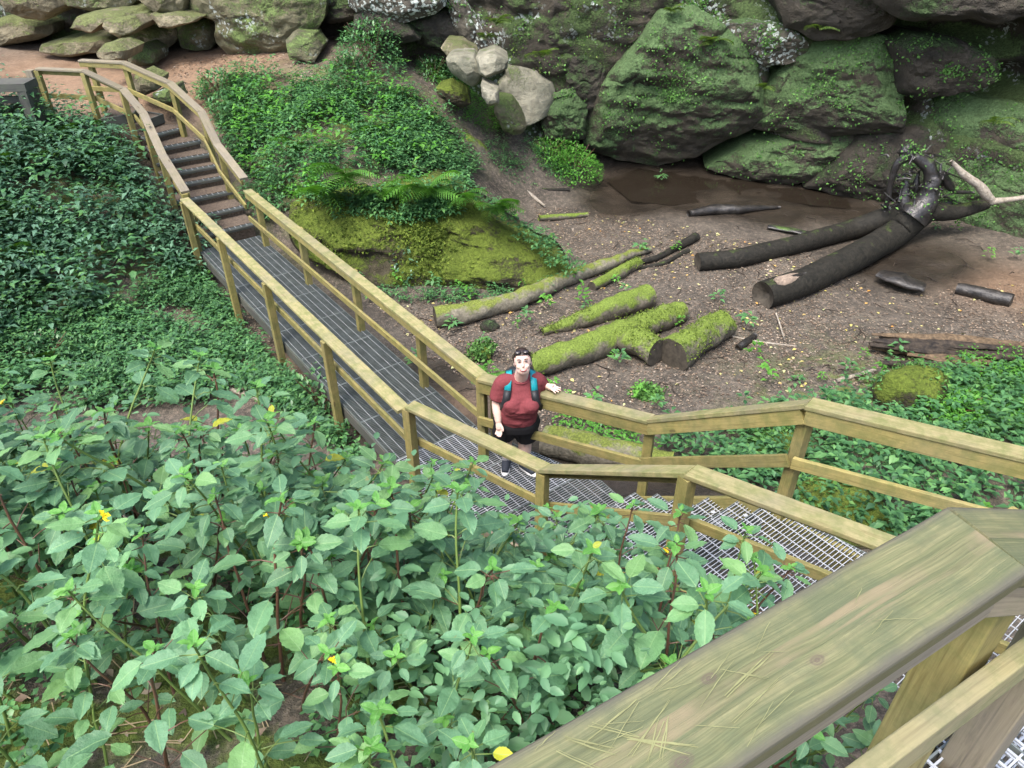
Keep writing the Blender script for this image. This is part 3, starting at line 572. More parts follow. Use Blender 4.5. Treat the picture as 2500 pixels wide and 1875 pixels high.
# ------------------------------------------------------------------ timber and grating
def profile(w, h, r, n=2):
    pts = []
    for cx_, cy_, a0 in ((w / 2 - r, h / 2 - r, 0), (-w / 2 + r, h / 2 - r, 90), (-w / 2 + r, -h / 2 + r, 180), (w / 2 - r, -h / 2 + r, 270)):
        for k in range(n + 1):
            a = math.radians(a0 + 90 * k / n); pts.append((cx_ + r * math.cos(a), cy_ + r * math.sin(a)))
    return pts
def board(name, p0, p1, w, h, mat, parent, up=(0, 0, 1), sh0=0.0, sh1=0.0, r=0.004, nseg=1, wob=0.0, n=2):
    """a plank whose own x axis runs along the grain; sh0/sh1 shear the ends for mitres"""
    p0 = Vector(p0); p1 = Vector(p1); ex = (p1 - p0); L = ex.length; ex.normalize()
    ey = Vector(up).cross(ex).normalized(); ez = ex.cross(ey)
    pr_ = profile(w, h, r, n); k = len(pr_); V = []; F = []
    xs = np.linspace(0, 1, nseg + 1)
    for t in xs:
        for (y, z) in pr_:
            x = (sh0 * y) * (1 - t) + (L + sh1 * y) * t
            if wob:
                e = fbm(np.array([[x * 7, y * 9, z * 9]]), 2, 3)[0] * wob; y2 = y * (1 + e / max(abs(y), .02) * .5); z2 = z + e * .3
                V.append((x, y2, z2))
            else: V.append((x, y, z))
    for i in range(nseg):
        for j in range(k): F.append([i * k + j, i * k + (j + 1) % k, (i + 1) * k + (j + 1) % k, (i + 1) * k + j])
    F.append([j for j in reversed(range(k))]); F.append([nseg * k + j for j in range(k)])
    o = link(name, meshdata(name, V, F), mat)
    M = Matrix(((ex.x, ey.x, ez.x, p0.x), (ex.y, ey.y, ez.y, p0.y), (ex.z, ey.z, ez.z, p0.z), (0, 0, 0, 1)))
    place(o, M, parent); return o
def mitres(pts):
    """shear of each segment's two ends, seen from above"""
    P_ = [Vector(p) for p in pts]; ang = [math.atan2((b - a).y, (b - a).x) for a, b in zip(P_, P_[1:])]
    out = []
    for i in range(len(ang)):
        d0 = (ang[i] - ang[i - 1]) if i else 0; d1 = (ang[i + 1] - ang[i]) if i + 1 < len(ang) else 0
        w = lambda d: (d + math.pi) % (2 * math.pi) - math.pi
        out.append((math.tan(w(d0) / 2), -math.tan(w(d1) / 2)))
    return out
def railing(parent, pts, posts, inner=1, cap=W_CAP, wood=W_RAIL, mid=0.48, capw=0.14, beamh=0.09, postw=0.09, midh=0.085, nbeam=None, caps=True):
    """pts: centre line of the cap's top face. inner=+1 puts beam and mid rail to the right of the direction of travel"""
    P_ = [Vector(p) for p in pts]; ms = mitres(pts)
    for i, (a, b) in enumerate(zip(P_, P_[1:])):
        d = (b - a).normalized(); side = d.cross(Vector((0, 0, 1))).normalized() * inner
        z = Vector((0, 0, -0.019))
        board('rail_cap', a + z, b + z, capw, 0.038, cap, parent, sh0=ms[i][0], sh1=ms[i][1], r=0.006)
        o1 = side * 0.040 + Vector((0, 0, -0.040 - beamh / 2))
        board('rail_beam', a + o1, b + o1, 0.038, beamh, wood, parent, sh0=ms[i][0], sh1=ms[i][1])
        o2 = side * 0.064 + Vector((0, 0, -mid))
        board('mid_rail', a + o2, b + o2, 0.036, midh, wood, parent, sh0=ms[i][0], sh1=ms[i][1])
    for (x, y, zt, zb, seg) in posts:
        a, b = P_[seg], P_[seg + 1]; d = (b - a); d.z = 0; d.normalize(); side = d.cross(Vector((0, 0, 1))).normalized() * inner
        c = Vector((x, y, 0)) - side * 0.026
        board('post', (c.x, c.y, zb), (c.x, c.y, zt - 0.042), postw, postw, wood, parent, up=tuple(side), r=0.005)
E2D, N2D = np.array([-.598, .8015]), np.array([.8015, .598])      # along and across the footbridge
BO = np.array([-1.29, 6.09])
def br(s, n, z): p = BO + E2D * s + N2D * n; return (p[0], p[1], z)
def clip_line(poly, p, d):
    lo, hi = -1e9, 1e9; n = len(poly); c = poly.mean(0)
    for i in range(n):
        a, b = poly[i], poly[(i + 1) % n]; nn = np.array([-(b - a)[1], (b - a)[0]]); 
        if nn @ (c - a) < 0: nn = -nn
        den = nn @ d; num = nn @ (a - p)
        if abs(den) < 1e-9:
            if nn @ (p - a) < 0: return None
            continue
        t = num / den
        if den > 0: lo = max(lo, t)
        else: hi = min(hi, t)
    return (p + d * lo, p + d * hi) if hi - lo > 0.01 else None
def grating(name, poly, z, walk, mat, parent, bar=0.03, rod=0.10, bt=0.0045, rt=0.0065, depth=0.028, pan=None, serr=False, clips=(), rodmat=None, tops=False):
    """welded steel grating: bearing bars across the walk, rods along it, a band round the edge"""
    poly = np.array([q[:2] for q in poly], float); walk = np.array(walk) / np.hypot(*walk); acr = np.array([walk[1], -walk[0]])
    m = MB(); m2 = MB(); c = poly.mean(0); s = (poly - c) @ walk; n_ = (poly - c) @ acr
    for t in np.arange(s.min() + bar / 2, s.max(), bar):
        q = clip_line(poly, c + walk * t, acr)
        if q:
            m.bar((*q[0], z - depth / 2), (*q[1], z - depth / 2), bt, depth)
            if tops: m2.bar((*q[0], z + .0006), (*q[1], z + .0006), bt + .0004, .003)
    for t in np.arange(n_.min() + rod / 2, n_.max(), rod):
        q = clip_line(poly, c + acr * t, walk)
        if q: m2.bar((*q[0], z + 0.0015), (*q[1], z + 0.0015), rt, 0.006)
    for i in range(len(poly)):
        a, b = poly[i], poly[(i + 1) % len(poly)]; m.bar((*a, z - depth / 2 + .001), (*b, z - depth / 2 + .001), 0.006, depth + .004)
    for (px_, py_) in clips:
        m2.bar((px_ - .018, py_, z + .006), (px_ + .018, py_, z + .006), .03, .004)
    o = m.build(name, mat, parent); o['kind'] = 'stuff'; w = link('cross_rods', meshdata('cross_rods', np.array(m2.v) - np.array(parent.location), m2.f), rodmat or M_METAL, o); w['kind'] = 'stuff'; return o

# ---- footbridge over the hollow
fb = empty('footbridge', br(3.2, .55, 0), 'long straight footbridge of steel grating with mossy timber rails crossing the hollow', 'footbridge')
S0, S1 = -0.42, 6.72
e0 = S0
edges = np.linspace(0.0, S1, 9)
for a, b in zip(edges[:-1], edges[1:]):
    for n0, n1 in ((.03, .545), (.555, 1.075)):
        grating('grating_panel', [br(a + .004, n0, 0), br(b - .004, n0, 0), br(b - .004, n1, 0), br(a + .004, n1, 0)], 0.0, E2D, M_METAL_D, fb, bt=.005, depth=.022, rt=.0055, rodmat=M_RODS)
for n_ in (.05, .55, 1.05): board('deck_beam', br(-.1, n_, -.125), br(S1, n_, -.125), .05, .15, W_DARK, fb)
for s in np.arange(.3, 6.6, .9): board('cross_joist', br(s, .08, -.29), br(s, 1.03, -.29), .06, .12, W_OLD, fb)
gz = lambda s, n: float(G(np.array([BO[0] + E2D[0] * s + N2D[0] * n]), np.array([BO[1] + E2D[1] * s + N2D[1] * n]))[0])
lp = [br(-.38, 0, .96), br(1.32, 0, .95), br(6.66, 0, .95)]
railing(fb, [br(-.38, 0, .955), br(2.3, 0, .95), br(6.66, 0, .95)],
        [(*br(s, -.02, 0)[:2], .95, min(-.35, gz(s, -.02)) - .1, 0) for s in (1.32, 3.1, 4.86, 6.6)], inner=1)
railing(fb, [br(-.62, .95, .955), br(3.0, .95, .95), br(6.42, .95, .95)],
        [(*br(s, 1.0, 0)[:2], .95, min(-.3, gz(s, 1.0)) - .1, 0) for s in (-.5, 1.05, 2.75, 4.5, 6.25)], inner=-1)
# ---- angled platform and the stairs climbing from it
RA, RD, RE = np.array([-.32, 6.14, 1.1]), np.array([1.3, 5.45, 1.1]), np.array([2.11, 4.21, 2.2])
LA, LB, LC = np.array([-.98, 5.67, 1.1]), np.array([.28, 4.76, 1.1]), np.array([1.13, 3.49, 2.2])
LC2 = np.array([3.2, 2.16, 2.24]); RE2 = np.array([4.9, 2.86, 2.24])
st = empty('staircase', (1.0, 4.6, 0), 'near staircase of open steel treads between yellow green timber rails', 'staircase')
deck_poly = [np.array(br(-.004, .03, 0)), np.array([-.93, 5.62, 0]), np.array([.33, 4.73, 0]), np.array([1.13 + .02, 5.51 - .15, 0]), np.array([1.13, 5.51, 0]), np.array([.94, 5.79, 0]), np.array([-.33, 6.63, 0]), np.array(br(-.004, 1.075, 0))]
dp = np.array([q[:2] for q in deck_poly])
def cut(poly, s0, s1):
    """the strip of a convex polygon lying between two lines across the walk"""
    out = [p for p in poly]
    for lim, sg in ((s0, 1), (s1, -1)):
        res = []
        for i in range(len(out)):
            a, b = out[i], out[(i + 1) % len(out)]; fa = sg * ((a - BO) @ E2D - lim); fb_ = sg * ((b - BO) @ E2D - lim)
            if fa >= 0: res.append(a)
            if fa * fb_ < 0: res.append(a + (b - a) * fa / (fa - fb_))
        out = res
    return np.array(out)
ss = (dp - BO) @ E2D; lims = np.linspace(ss.min() - .01, 0, 4)
for a, b in zip(lims[:-1], lims[1:]):
    q = cut(dp, a + .004, b - .004)
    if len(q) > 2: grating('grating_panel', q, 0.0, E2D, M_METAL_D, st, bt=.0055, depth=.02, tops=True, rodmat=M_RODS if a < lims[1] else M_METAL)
TR = [(1.23, 5.42, .18), (1.40, 5.21, .36), (1.56, 5.0, .54), (1.75, 4.79, .72), (1.94, 4.57, .90)]
for x, y, z in TR:
    a = np.array([x, y]); b = a - N2D * 1.12; bk = -E2D * .30
    grating('stair_tread', [a, b, b + bk, a + bk], z, E2D, M_METAL_D, st, bt=.005, rt=.007, depth=.022, tops=True, clips=[tuple(a - N2D * .12 + bk * .5)])
def inset(p, q, k): return p + (q - p) * k
land = [np.array([2.07, 4.34]), np.array([2.07, 4.34]) - N2D * 1.14, np.array([1.95, 2.82]), np.array([3.1, 3.42])]
land_far = [np.array([1.98, 2.80]), np.array([3.2, 2.02]), np.array([4.7, 2.6]), np.array([3.13, 3.40])]
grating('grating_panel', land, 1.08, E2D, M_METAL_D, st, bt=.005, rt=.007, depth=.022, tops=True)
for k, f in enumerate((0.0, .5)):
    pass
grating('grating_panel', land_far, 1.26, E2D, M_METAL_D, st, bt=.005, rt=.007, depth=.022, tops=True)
g0 = lambda p: float(G(np.array([p[0]]), np.array([p[1]]))[0]) - .12
railing(st, [LA, LB, LC, LC2], [(*LA[:2], LA[2], min(-.45, g0(LA)), 0), (*LB[:2], LB[2], min(-.3, g0(LB)), 0), (*LC[:2], LC[2], min(.4, g0(LC)), 1), (2.5, 2.61, 2.22, .3, 2)], inner=-1, mid=.50, beamh=.085)
railing(st, [RA, RD, RE, RE2], [(*RA[:2], RA[2], -.5, 0), (*RD[:2], RD[2], -.2, 0), (*RE[:2], RE[2], -.2, 1), (4.0, 3.3, 2.22, -.1, 2)], inner=1, mid=.52, beamh=.13, midh=.10)
for a, b in (((1.28, 5.42, -.02), (2.08, 4.38, .98)), ((.36, 4.72, -.02), (1.18, 3.62, .98)), ((1.13, 3.58, .93), (2.05, 2.78, .93)), ((2.05, 4.3, .95), (3.1, 3.38, .95))):
    board('stringer', a, b, .05, .22, W_RAIL, st)
for a, b in (((-.9, 5.6, -.13), (.33, 4.72, -.13)), ((-.3, 6.6, -.13), (.95, 5.76, -.13))):
    board('deck_beam', a, b, .05, .19, W_OLD, st)
# ---- landing at the top, under the photographer, and the flight that drops from it
EK, NK = np.array([.85, .53]), np.array([.53, -.85]); KK = np.array([1.24, 1.10])
up_ = empty('upper_staircase', (1.0, .8, 3.45), 'steep upper flight of grating treads and weathered rail dropping away below the camera', 'staircase')
def kp(s, n): p = KK + EK * s + NK * n; return p
grating('landing_panel', [kp(0, 0), kp(-.29, 0), kp(-.29, 1.1), kp(0, 1.1)], 3.45, NK, M_METAL_D, up_, tops=True, bt=.005, rt=.008, rod=.05, bar=.034, clips=[tuple(kp(-.05, .20)), tuple(kp(-.19, .10))])
grating('landing_panel', [kp(-.30, -.03), kp(-1.3, -.03), kp(-1.3, 1.1), kp(-.30, 1.1)], 3.45, NK, M_METAL_D, up_, tops=True, bt=.005, rt=.008, rod=.05, bar=.034)
for k in range(1, 12):
    s0 = .27 * k
    grating('stair_tread', [kp(s0, -.16), kp(s0 - .30, -.16), kp(s0 - .30, 1.05), kp(s0, 1.05)], 3.45 - .18 * k, NK, M_METAL_D, up_, tops=True, bt=.006, rt=.008, rod=.06, bar=.034)
FA, FB = np.array([-.36, .165, 4.46]), np.array([.725, .79, 4.46]); FCd = np.array([.87, .49])
FC = np.array([FB[0] + .80, FB[1] + .28, 4.46 - .30])
W_FORE = None
def fore_mat():
    m, nt, b = newmat('scratched_weathered_cap'); b.inputs['Roughness'].default_value = 0.68; b.inputs['Specular IOR Level'].default_value = 0.3
    o = coords(nt); sp = nt.nodes.new('ShaderNodeSeparateXYZ'); nt.links.new(o, sp.inputs[0]); X, Yc, Z = sp.outputs
    wv = noise(nt, o, 3.2, 3); wob = math_(nt, 'MULTIPLY', math_(nt, 'SUBTRACT', wv, 0.5), 0.028)
    yy = math_(nt, 'ADD', Yc, wob)
    cv = nt.nodes.new('ShaderNodeCombineXYZ'); nt.links.new(math_(nt, 'MULTIPLY', X, 1.3), cv.inputs[0]); nt.links.new(math_(nt, 'MULTIPLY', yy, 46.0), cv.inputs[1]); nt.links.new(math_(nt, 'MULTIPLY', Z, 46.0), cv.inputs[2])
    g = noise(nt, cv.outputs[0], 1.5, 5, 0.62, 0.5)
    cv2 = nt.nodes.new('ShaderNodeCombineXYZ'); nt.links.new(math_(nt, 'MULTIPLY', X, 9.0), cv2.inputs[0]); nt.links.new(math_(nt, 'MULTIPLY', yy, 330.0), cv2.inputs[1])
    g2 = noise(nt, cv2.outputs[0], 1.0, 3, 0.6)
    c = ramp(nt, g, [(0.28, (0.072, 0.082, 0.040)), (0.45, (0.115, 0.122, 0.058)), (0.60, (0.162, 0.158, 0.080)), (0.75, (0.130, 0.131, 0.070))])
    c = mixc(nt, 1.0, c, ramp(nt, g2, [(0.30, grey(0.74)), (0.70, grey(1.18))]), 'MULTIPLY')
    al = noise(nt, o, 9.0, 6, 0.68)
    c = mixc(nt, ramp(nt, al, [(0.42, grey(0)), (0.60, grey(0.65))]), c, (0.074, 0.090, 0.048))
    # bare tan streak along the heart of the plank
    w2 = noise(nt, cv.outputs[0], 0.55, 4, 0.6)
    d = math_(nt, 'ABSOLUTE', math_(nt, 'ADD', math_(nt, 'ADD', Yc, math_(nt, 'MULTIPLY', math_(nt, 'SUBTRACT', w2, 0.5), 0.11)), -0.004))
    stk = math_(nt, 'MULTIPLY', ramp(nt, d, [(0.006, grey(1)), (0.012, grey(0))]), ramp(nt, noise(nt, o, 9.0, 5), [(0.38, grey(0.1)), (0.6, grey(0.7))]))
    c = mixc(nt, stk, c, (0.21, 0.165, 0.10))
    # grey purple worn rim
    edge = ramp(nt, math_(nt, 'ADD', math_(nt, 'ABSOLUTE', Yc), math_(nt, 'MULTIPLY', math_(nt, 'SUBTRACT', al, 0.5), 0.018)), [(0.056, grey(0)), (0.070, grey(0.85))])
    edge = math_(nt, 'MULTIPLY', edge, ramp(nt, math_(nt, 'MULTIPLY', Z, 20.0), [(0.10, grey(0)), (0.26, grey(1))]))
    c = mixc(nt, edge, c, (0.085, 0.078, 0.062)); c = mixc(nt, math_(nt, 'MULTIPLY', math_(nt, 'LESS_THAN', Z, 0.009), 0.75), c, (0.085, 0.076, 0.036))
    for kx, ky, kr in ((.43, .012, .010), (.62, -.035, .009), (.30, -.046, .012), (.72, .03, .007), (.86, -.02, .007)):
        dx = math_(nt, 'MULTIPLY', math_(nt, 'SUBTRACT', X, kx), 0.6); dy = math_(nt, 'SUBTRACT', Yc, ky)
        r = math_(nt, 'SQRT', math_(nt, 'ADD', math_(nt, 'MULTIPLY', dx, dx), math_(nt, 'MULTIPLY', dy, dy)))
        r = math_(nt, 'ADD', r, math_(nt, 'MULTIPLY', math_(nt, 'SUBTRACT', al, 0.5), 0.008))
        rg = math_(nt, 'SINE', math_(nt, 'MULTIPLY', r, 1500.0))
        c = mixc(nt, math_(nt, 'MULTIPLY', ramp(nt, r, [(kr * .75, grey(1)), (kr * 1.25, grey(0))]), math_(nt, 'ADD', 0.65, math_(nt, 'MULTIPLY', rg, 0.2))), c, (0.085, 0.065, 0.05))
    nt.links.new(c, b.inputs['Base Color']); bump(nt, b, math_(nt, 'ADD', g, math_(nt, 'MULTIPLY', g2, 0.5)), 0.45, 0.004)
    return m
W_FORE = fore_mat()
fms = mitres([FA, FB, FC])
fz = Vector((0, 0, -.019))
fcap = board('rail_cap', Vector(FA) + fz, Vector(FB) + fz, .145, .038, W_FORE, up_, sh1=fms[0][1], r=.007, nseg=40, wob=.0012, n=3)
fcap['label'] = 'broad weathered rail cap covered with scratched lines'
board('rail_cap', Vector(FB) + fz, Vector(FC) + fz, .145, .038, W_FORE, up_, sh0=fms[1][0], r=.007, nseg=10, n=3)
fside = np.array([.499, -.866])   # towards the stairs
def off(p, s, z): return (p[0] + fside[0] * s, p[1] + fside[1] * s, p[2] + z)
board('rail_beam', off(FA, .035, -.085), off(FB, .035, -.085), .038, .09, W_OLD, up_)
FB2 = FB + np.array([.866, .499, 0]) * .42
board('mid_rail', off(FA, .062, -.44), off(FB2, .062, -.44), .038, .09, W_CAP, up_)
board('rail_beam', off(FB, .035, -.085), (FC[0] + .02, FC[1] - .03, FC[2] - .085), .038, .09, W_OLD, up_)
board('post', (FB2[0] + .06, FB2[1] - .02, 2.4), (FB2[0] + .06, FB2[1] - .02, 4.2), .09, .09, W_OLD, up_, up=(.5, -.866, 0), r=.005)
for t in (0.0, 1.0):
    p = np.array(FA) + (np.array(FB) - np.array(FA)) * t; p = p if t < .5 else np.array([.885, .90, 0]); board('post', (p[0], p[1], 2.7), (p[0], p[1], 4.36 if t > .5 else 4.42), .09, .09, W_RAIL, up_, up=(.5, -.866, 0), r=.005)
for n_ in (-.06, 1.02): 
    a, b = kp(0, n_), kp(3.1, n_); board('stringer', (*a, 3.18), (*b, 1.12), .045, .22, W_OLD, up_)
    a, b = kp(0, n_), kp(-1.4, n_); board('stringer', (*a, 3.27), (*b, 3.27), .045, .20, W_OLD, up_)
# scratched lines: thin pale scrapes lying on the cap
def scratches():
    m = MB(); ex = Vector(FB) - Vector(FA); L = ex.length; ex.normalize(); ey = Vector((0, 0, 1)).cross(ex)
    r = random.Random(5)
    def line(x0, y0, x1, y1, w=.0012):
        n = 6; L_ = []; R_ = []
        dx, dy = x1 - x0, y1 - y0; l = math.hypot(dx, dy); nx_, ny_ = -dy / l, dx / l
        for i in range(n + 1):
            t = i / n; x = x0 + dx * t + nx_ * r.uniform(-.0008, .0008); y = y0 + dy * t + ny_ * r.uniform(-.0008, .0008); ww = w * (.45 + .55 * math.sin(math.pi * min(max(t, .08), .92))) * r.uniform(.6, 1.2)
            for sgn, A in ((1, L_), (-1, R_)):
                p = Vector(FA) + ex * (x + sgn * nx_ * ww) + ey * (y + sgn * ny_ * ww); A.append((p.x, p.y, p.z + .0004 + .000012 * len(m.f)))
        m.add(L_ + R_, [[i, n + 1 + i, n + 2 + i, i + 1] for i in range(n)])
    # boxes, crosses and slashes as left by visitors
    for q in [(.44,.046,.53,-.038),(.455,.05,.545,-.034),(.40,.05,.43,-.045),(.47,.018,.40,.056),(.46,.020,.50,-.02),(.50,-.02,.44,.0),
              (.58,.022,.63,-.035),(.585,.020,.645,-.03),(.64,.018,.60,-.022),(.63,.016,.59,-.018),(.66,.03,.57,.0),
              (.52,.055,.56,.012),(.555,.055,.60,.01),(.53,.035,.62,.05),(.36,.045,.39,-.03),(.34,-.01,.46,-.03),(.48,-.045,.56,-.012),(.72,.0,.82,.018),(.70,-.03,.80,-.016),(.74,.03,.78,-.01),
              (.50,.048,.57,-.05),(.38,.0,.44,.03)]:
        for k in range(2): line(q[0] + r.uniform(-.004, .004), q[1] + r.uniform(-.003, .003), q[2] + r.uniform(-.006, .006), q[3] + r.uniform(-.004, .004), r.uniform(.0006, .0013))
    for _ in range(22):
        x, y = r.uniform(.3, 1.1), r.uniform(-.06, .06); a = r.uniform(-.6, .6); l = r.uniform(.02, .09); line(x, y, x + l * math.cos(a), max(-.066, min(.066, y + l * math.sin(a))), .0006)
    return m.build('carved_scratches', plain('pale_scraped_wood', (0.175, 0.18, 0.085), 0.8, 0, .2, 40, .3), up_)
scratches()['kind'] = 'stuff'
# ---- far stairs up to the sandy terrace
fs = empty('timber_stairs', (-5.5, 13.2, .5), 'curving far stairs with dirt filled treads climbing to the sandy path', 'staircase')
T2 = [((6.92, .12), (6.92, 1.10), .15), ((7.42, .12), (7.42, 1.12), .30), ((7.92, .12), (7.90, 1.12), .45), ((8.36, .12), (8.30, 1.12), .60), ((8.60, .13), (8.55, 1.12), .75),
      ((8.84, .15), (8.80, 1.12), .90), ((9.17, .16), (9.22, 1.10), 1.05), ((9.47, .18), (9.72, 1.0), 1.20)]
soilm = plain('packed_dirt', (0.10, 0.078, 0.060), 0.9, 0, .2, 30, .5, .6)
for (a, b, z), nx_ in zip(T2, T2[1:] + [((9.85, .2), (10.2, .75), 1.35)]):
    A, B, C_, D = [np.array(br(*q, 0)[:2]) for q in (a, b, nx_[1], nx_[0])]
    dn = (C_ + D - A - B) / 2; dn = dn / np.hypot(*dn) * .27
    grating('stair_tread', [A, B, B + dn, A + dn], z, E2D, M_METAL_D, fs, bar=.03, bt=.005)
    m = MB(); q = [A + dn * .42, B + dn * .30, C_ + dn * .1, D + dn * .1]
    V = [(*p, z + .006) for p in q] + [(*p, z - .4) for p in q]; m.add(V, [[0, 1, 2, 3], [0, 4, 5, 1], [1, 5, 6, 2], [3, 2, 6, 7], [0, 3, 7, 4]]); m.build('dirt_fill', soilm, fs)
    board('riser_board', (*A, z - .036), (*B, z - .036), .03, .045, W_DARK, fs)
for q, z in (([(9.86, .24), (10.2, .76), (10.7, .5), (10.05, -.2)], 1.36), ([(10.0, -.35), (10.0, .2), (10.6, .5), (10.9, 0)], 1.5)):
    Q = [br(*p, 0)[:2] for p in q]; m = MB(); V = [(*p, z) for p in Q] + [(*p, z - .5) for p in Q]; m.add(V, [[0, 1, 2, 3], [0, 4, 5, 1], [1, 5, 6, 2], [2, 6, 7, 3], [3, 7, 4, 0]]); m.build('dirt_fill', soilm, fs)
    for i in range(2): board('edge_board', (*Q[i], z - .05), (*Q[i + 1], z - .05), .04, .16, W_DARK, fs)
UL = [(-5.32, 11.59, .98), (-5.95, 12.51, 1.32), (-6.47, 13.33, 1.78), (-6.99, 13.89, 2.06), (-7.69, 14.08, 2.33), (-8.56, 14.15, 2.35)]
UR = [(-4.54, 12.19, .97), (-5.2, 13.08, 1.32), (-5.63, 13.77, 1.70), (-6.32, 14.35, 2.06), (-7.23, 14.67, 2.35), (-8.12, 14.85, 2.35)]
UL[0] = (-5.26, 11.50, 1.04); UR[0] = (-4.50, 12.12, 1.04)
def pz(p): return float(G(np.array([p[0]]), np.array([p[1]]))[0]) - .15
railing(fs, UL, [(*UL[0][:2], 1.04, -.2, 0), (*UL[1][:2], 1.32, pz(UL[1]), 1), (*UL[2][:2], 1.78, pz(UL[2]), 2), (*UL[3][:2], 2.06, pz(UL[3]), 2), (*UL[4][:2], 2.33, pz(UL[4]), 3), (*UL[5][:2], 2.35, pz(UL[5]), 4)], inner=1, cap=W_OLD, mid=.5, beamh=.08)
railing(fs, UR, [(*UR[1][:2], 1.32, pz(UR[1]), 1), (*UR[2][:2], 1.70, pz(UR[2]), 2), (*UR[3][:2], 2.06, pz(UR[3]), 3), (*UR[4][:2], 2.35, pz(UR[4]), 4), (-7.95, 14.82, 2.35, 1.3, 4)], inner=-1, cap=W_OLD, mid=.5, beamh=.08)
# ---- fence along the sandy path and the dark bench end at the left edge
pf = empty('path_fence', (-9.4, 13.9, 1.4), 'green stained post and rail fence beside the sandy path at the left edge', 'fence')
for x, y in ((-8.68, 14.1), (-10.9, 13.2)): board('post', (x, y, 1.1), (x, y, 2.32), .12, .12, W_OLD, pf, up=(1, 0, 0))
board('fence_rail', (-8.72, 14.06, 2.12), (-11.0, 13.1, 2.02), .04, .12, W_OLD, pf); board('fence_rail', (-8.72, 14.06, 1.72), (-11.0, 13.1, 1.62), .04, .10, W_OLD, pf)
b0 = at(56, 246, 1.95)
bn = empty('bench', b0, 'dark weathered timber bench end among the ferns at the left edge', 'bench')
bx_, by_, bz_ = b0
board('seat_plank', (bx_ - 1.1, by_ - .05, bz_ + .26), (bx_ + .22, by_ + .05, bz_ + .26), .46, .13, W_DARK, bn)
board('leg', (bx_ + .14, by_, bz_ - .4), (bx_ + .14, by_, bz_ + .22), .36, .16, W_DARK, bn, up=(1, 0, 0)); board('rail', (bx_ - 1.1, by_, bz_ + .02), (bx_ + .1, by_, bz_ + .02), .06, .12, W_DARK, bn)

# ------------------------------------------------------------------ fallen logs, branches
def log_pts(px, rad, lift=0.0):
    out = []
    for (x, y), r in zip(px, rad):
        g = gp(x, y); zg = float(G(np.array([g[0]]), np.array([g[1]]))[0]); p = at(x, y, zg + r * .8 + lift)
        zg = float(G(np.array([p[0]]), np.array([p[1]]))[0]); out.append(at(x, y, zg + r * .8 + lift))
    return np.array(out)
def log(name, px, rad, mat, label, cat='log', group='fallen logs on the ravine floor', seg=22, noise_=.34, sub=11, endmat=True, lift=0.0, flat=None, seed=0, ns=4.6):
    pts = log_pts(px, rad, lift); V, F = tube(pts, rad, seg, noise_, ns, seed, True, flat, sub)
    if not endmat:
        o = mk(name, V, F, mat, smooth=True); tag(o, label, cat, group); return o
    if mat is B_MOSS: tp = V[:, 2] > np.median(V[:, 2]) - .02; MOSS_PTS.append((V[tp], np.tile([0, 0, 1.0], (tp.sum(), 1)), .42 * len(px) / 4, 1))
    base = np.array([V[:, 0].mean(), V[:, 1].mean(), V[:, 2].min()])
    r_ = empty(name, base, label, cat, group)
    mk('trunk', V, F[:-2], mat, r_, True)
    for q in F[-2:]:
        ring = V[q]; c = ring.mean(0); m = MB(); k = len(q); inner = c + (ring - c) * .55
        m.add(list(ring) + list(inner) + [c], [[i, (i + 1) % k, k + (i + 1) % k, k + i] for i in range(k)] + [[k + i, k + (i + 1) % k, 2 * k] for i in range(k)]); m.build('cut_end', B_END, r_)
    return r_
log('mossy_log', [(1290, 895), (1400, 862), (1530, 812), (1600, 782), (1662, 762)], [.18, .20, .205, .19, .17], B_MOSS, 'long moss covered log running up from behind the person', seed=1)
log('mossy_log', [(1325, 810), (1420, 782), (1500, 752), (1585, 722)], [.06, .13, .185, .19], B_MOSS, 'mossy log tapering to a splinter, behind the longest mossy log', seed=2)
log('mossy_log', [(1642, 868), (1690, 835), (1765, 790)], [.235, .24, .215], B_MOSS, 'short fat mossy log with a dark cut end, beside the twigs', seed=3)
log('mossy_block', [(1520, 822), (1560, 838), (1605, 858)], [.17, .215, .20], B_MOSS, 'stubby mossy log end lying across the longest mossy log', seed=4, lift=.05)
log('grey_log', [(1062, 775), (1130, 765), (1250, 735), (1345, 695), (1420, 665), (1500, 640), (1540, 620), (1588, 608)], [.16, .165, .15, .14, .12, .10, .08, .05], B_MOSS2, 'long thin grey log with moss tufts and a splintered dark end', seed=5, lift=.03)
log('mossy_log', [(1445, 700), (1500, 672), (1558, 642)], [.08, .105, .10], B_MOSS, 'small bright mossy log touching the far end of the grey log', seed=6)
log('branch', [(1548, 645), (1610, 628), (1660, 600), (1700, 578)], [.05, .06, .07, .10], B_DARK, 'dark crooked branch with a forked tip beyond the grey log', 'branch', 'branches on the ravine floor', 10, .3, 6, False, seed=7)
log('branch', [(1560, 655), (1620, 645), (1680, 612)], [.03, .04, .05], B_DARK, 'thin dark branch lying just below the forked one', 'branch', 'branches on the ravine floor', 8, .3, 6, False, seed=8)
log('black_log', [(1680, 522), (1740, 512), (1800, 512), (1905, 506)], [.06, .11, .10, .03], B_BLACK, 'charred looking black log on the wet sand near the cliff', seed=9, noise_=.35, endmat=False)
log('wet_plank', [(1875, 553), (1930, 562), (1985, 573)], [.07, .09, .08], B_ROOT, 'shiny wet plank of wood half sunk in the sand', seed=10, endmat=False, flat=.45)
log('black_log', [(2335, 704), (2400, 718), (2470, 734)], [.10, .11, .12], B_BLACK, 'short black log standing alone on the bare sand at the right', seed=11, noise_=.3)
rb = gp(2330, 885); rl = empty('rotten_log', rb, 'big splintered rotten log with dark layered wood at the right edge', 'log', 'fallen logs on the ravine floor')
lr = np.random.default_rng(8)
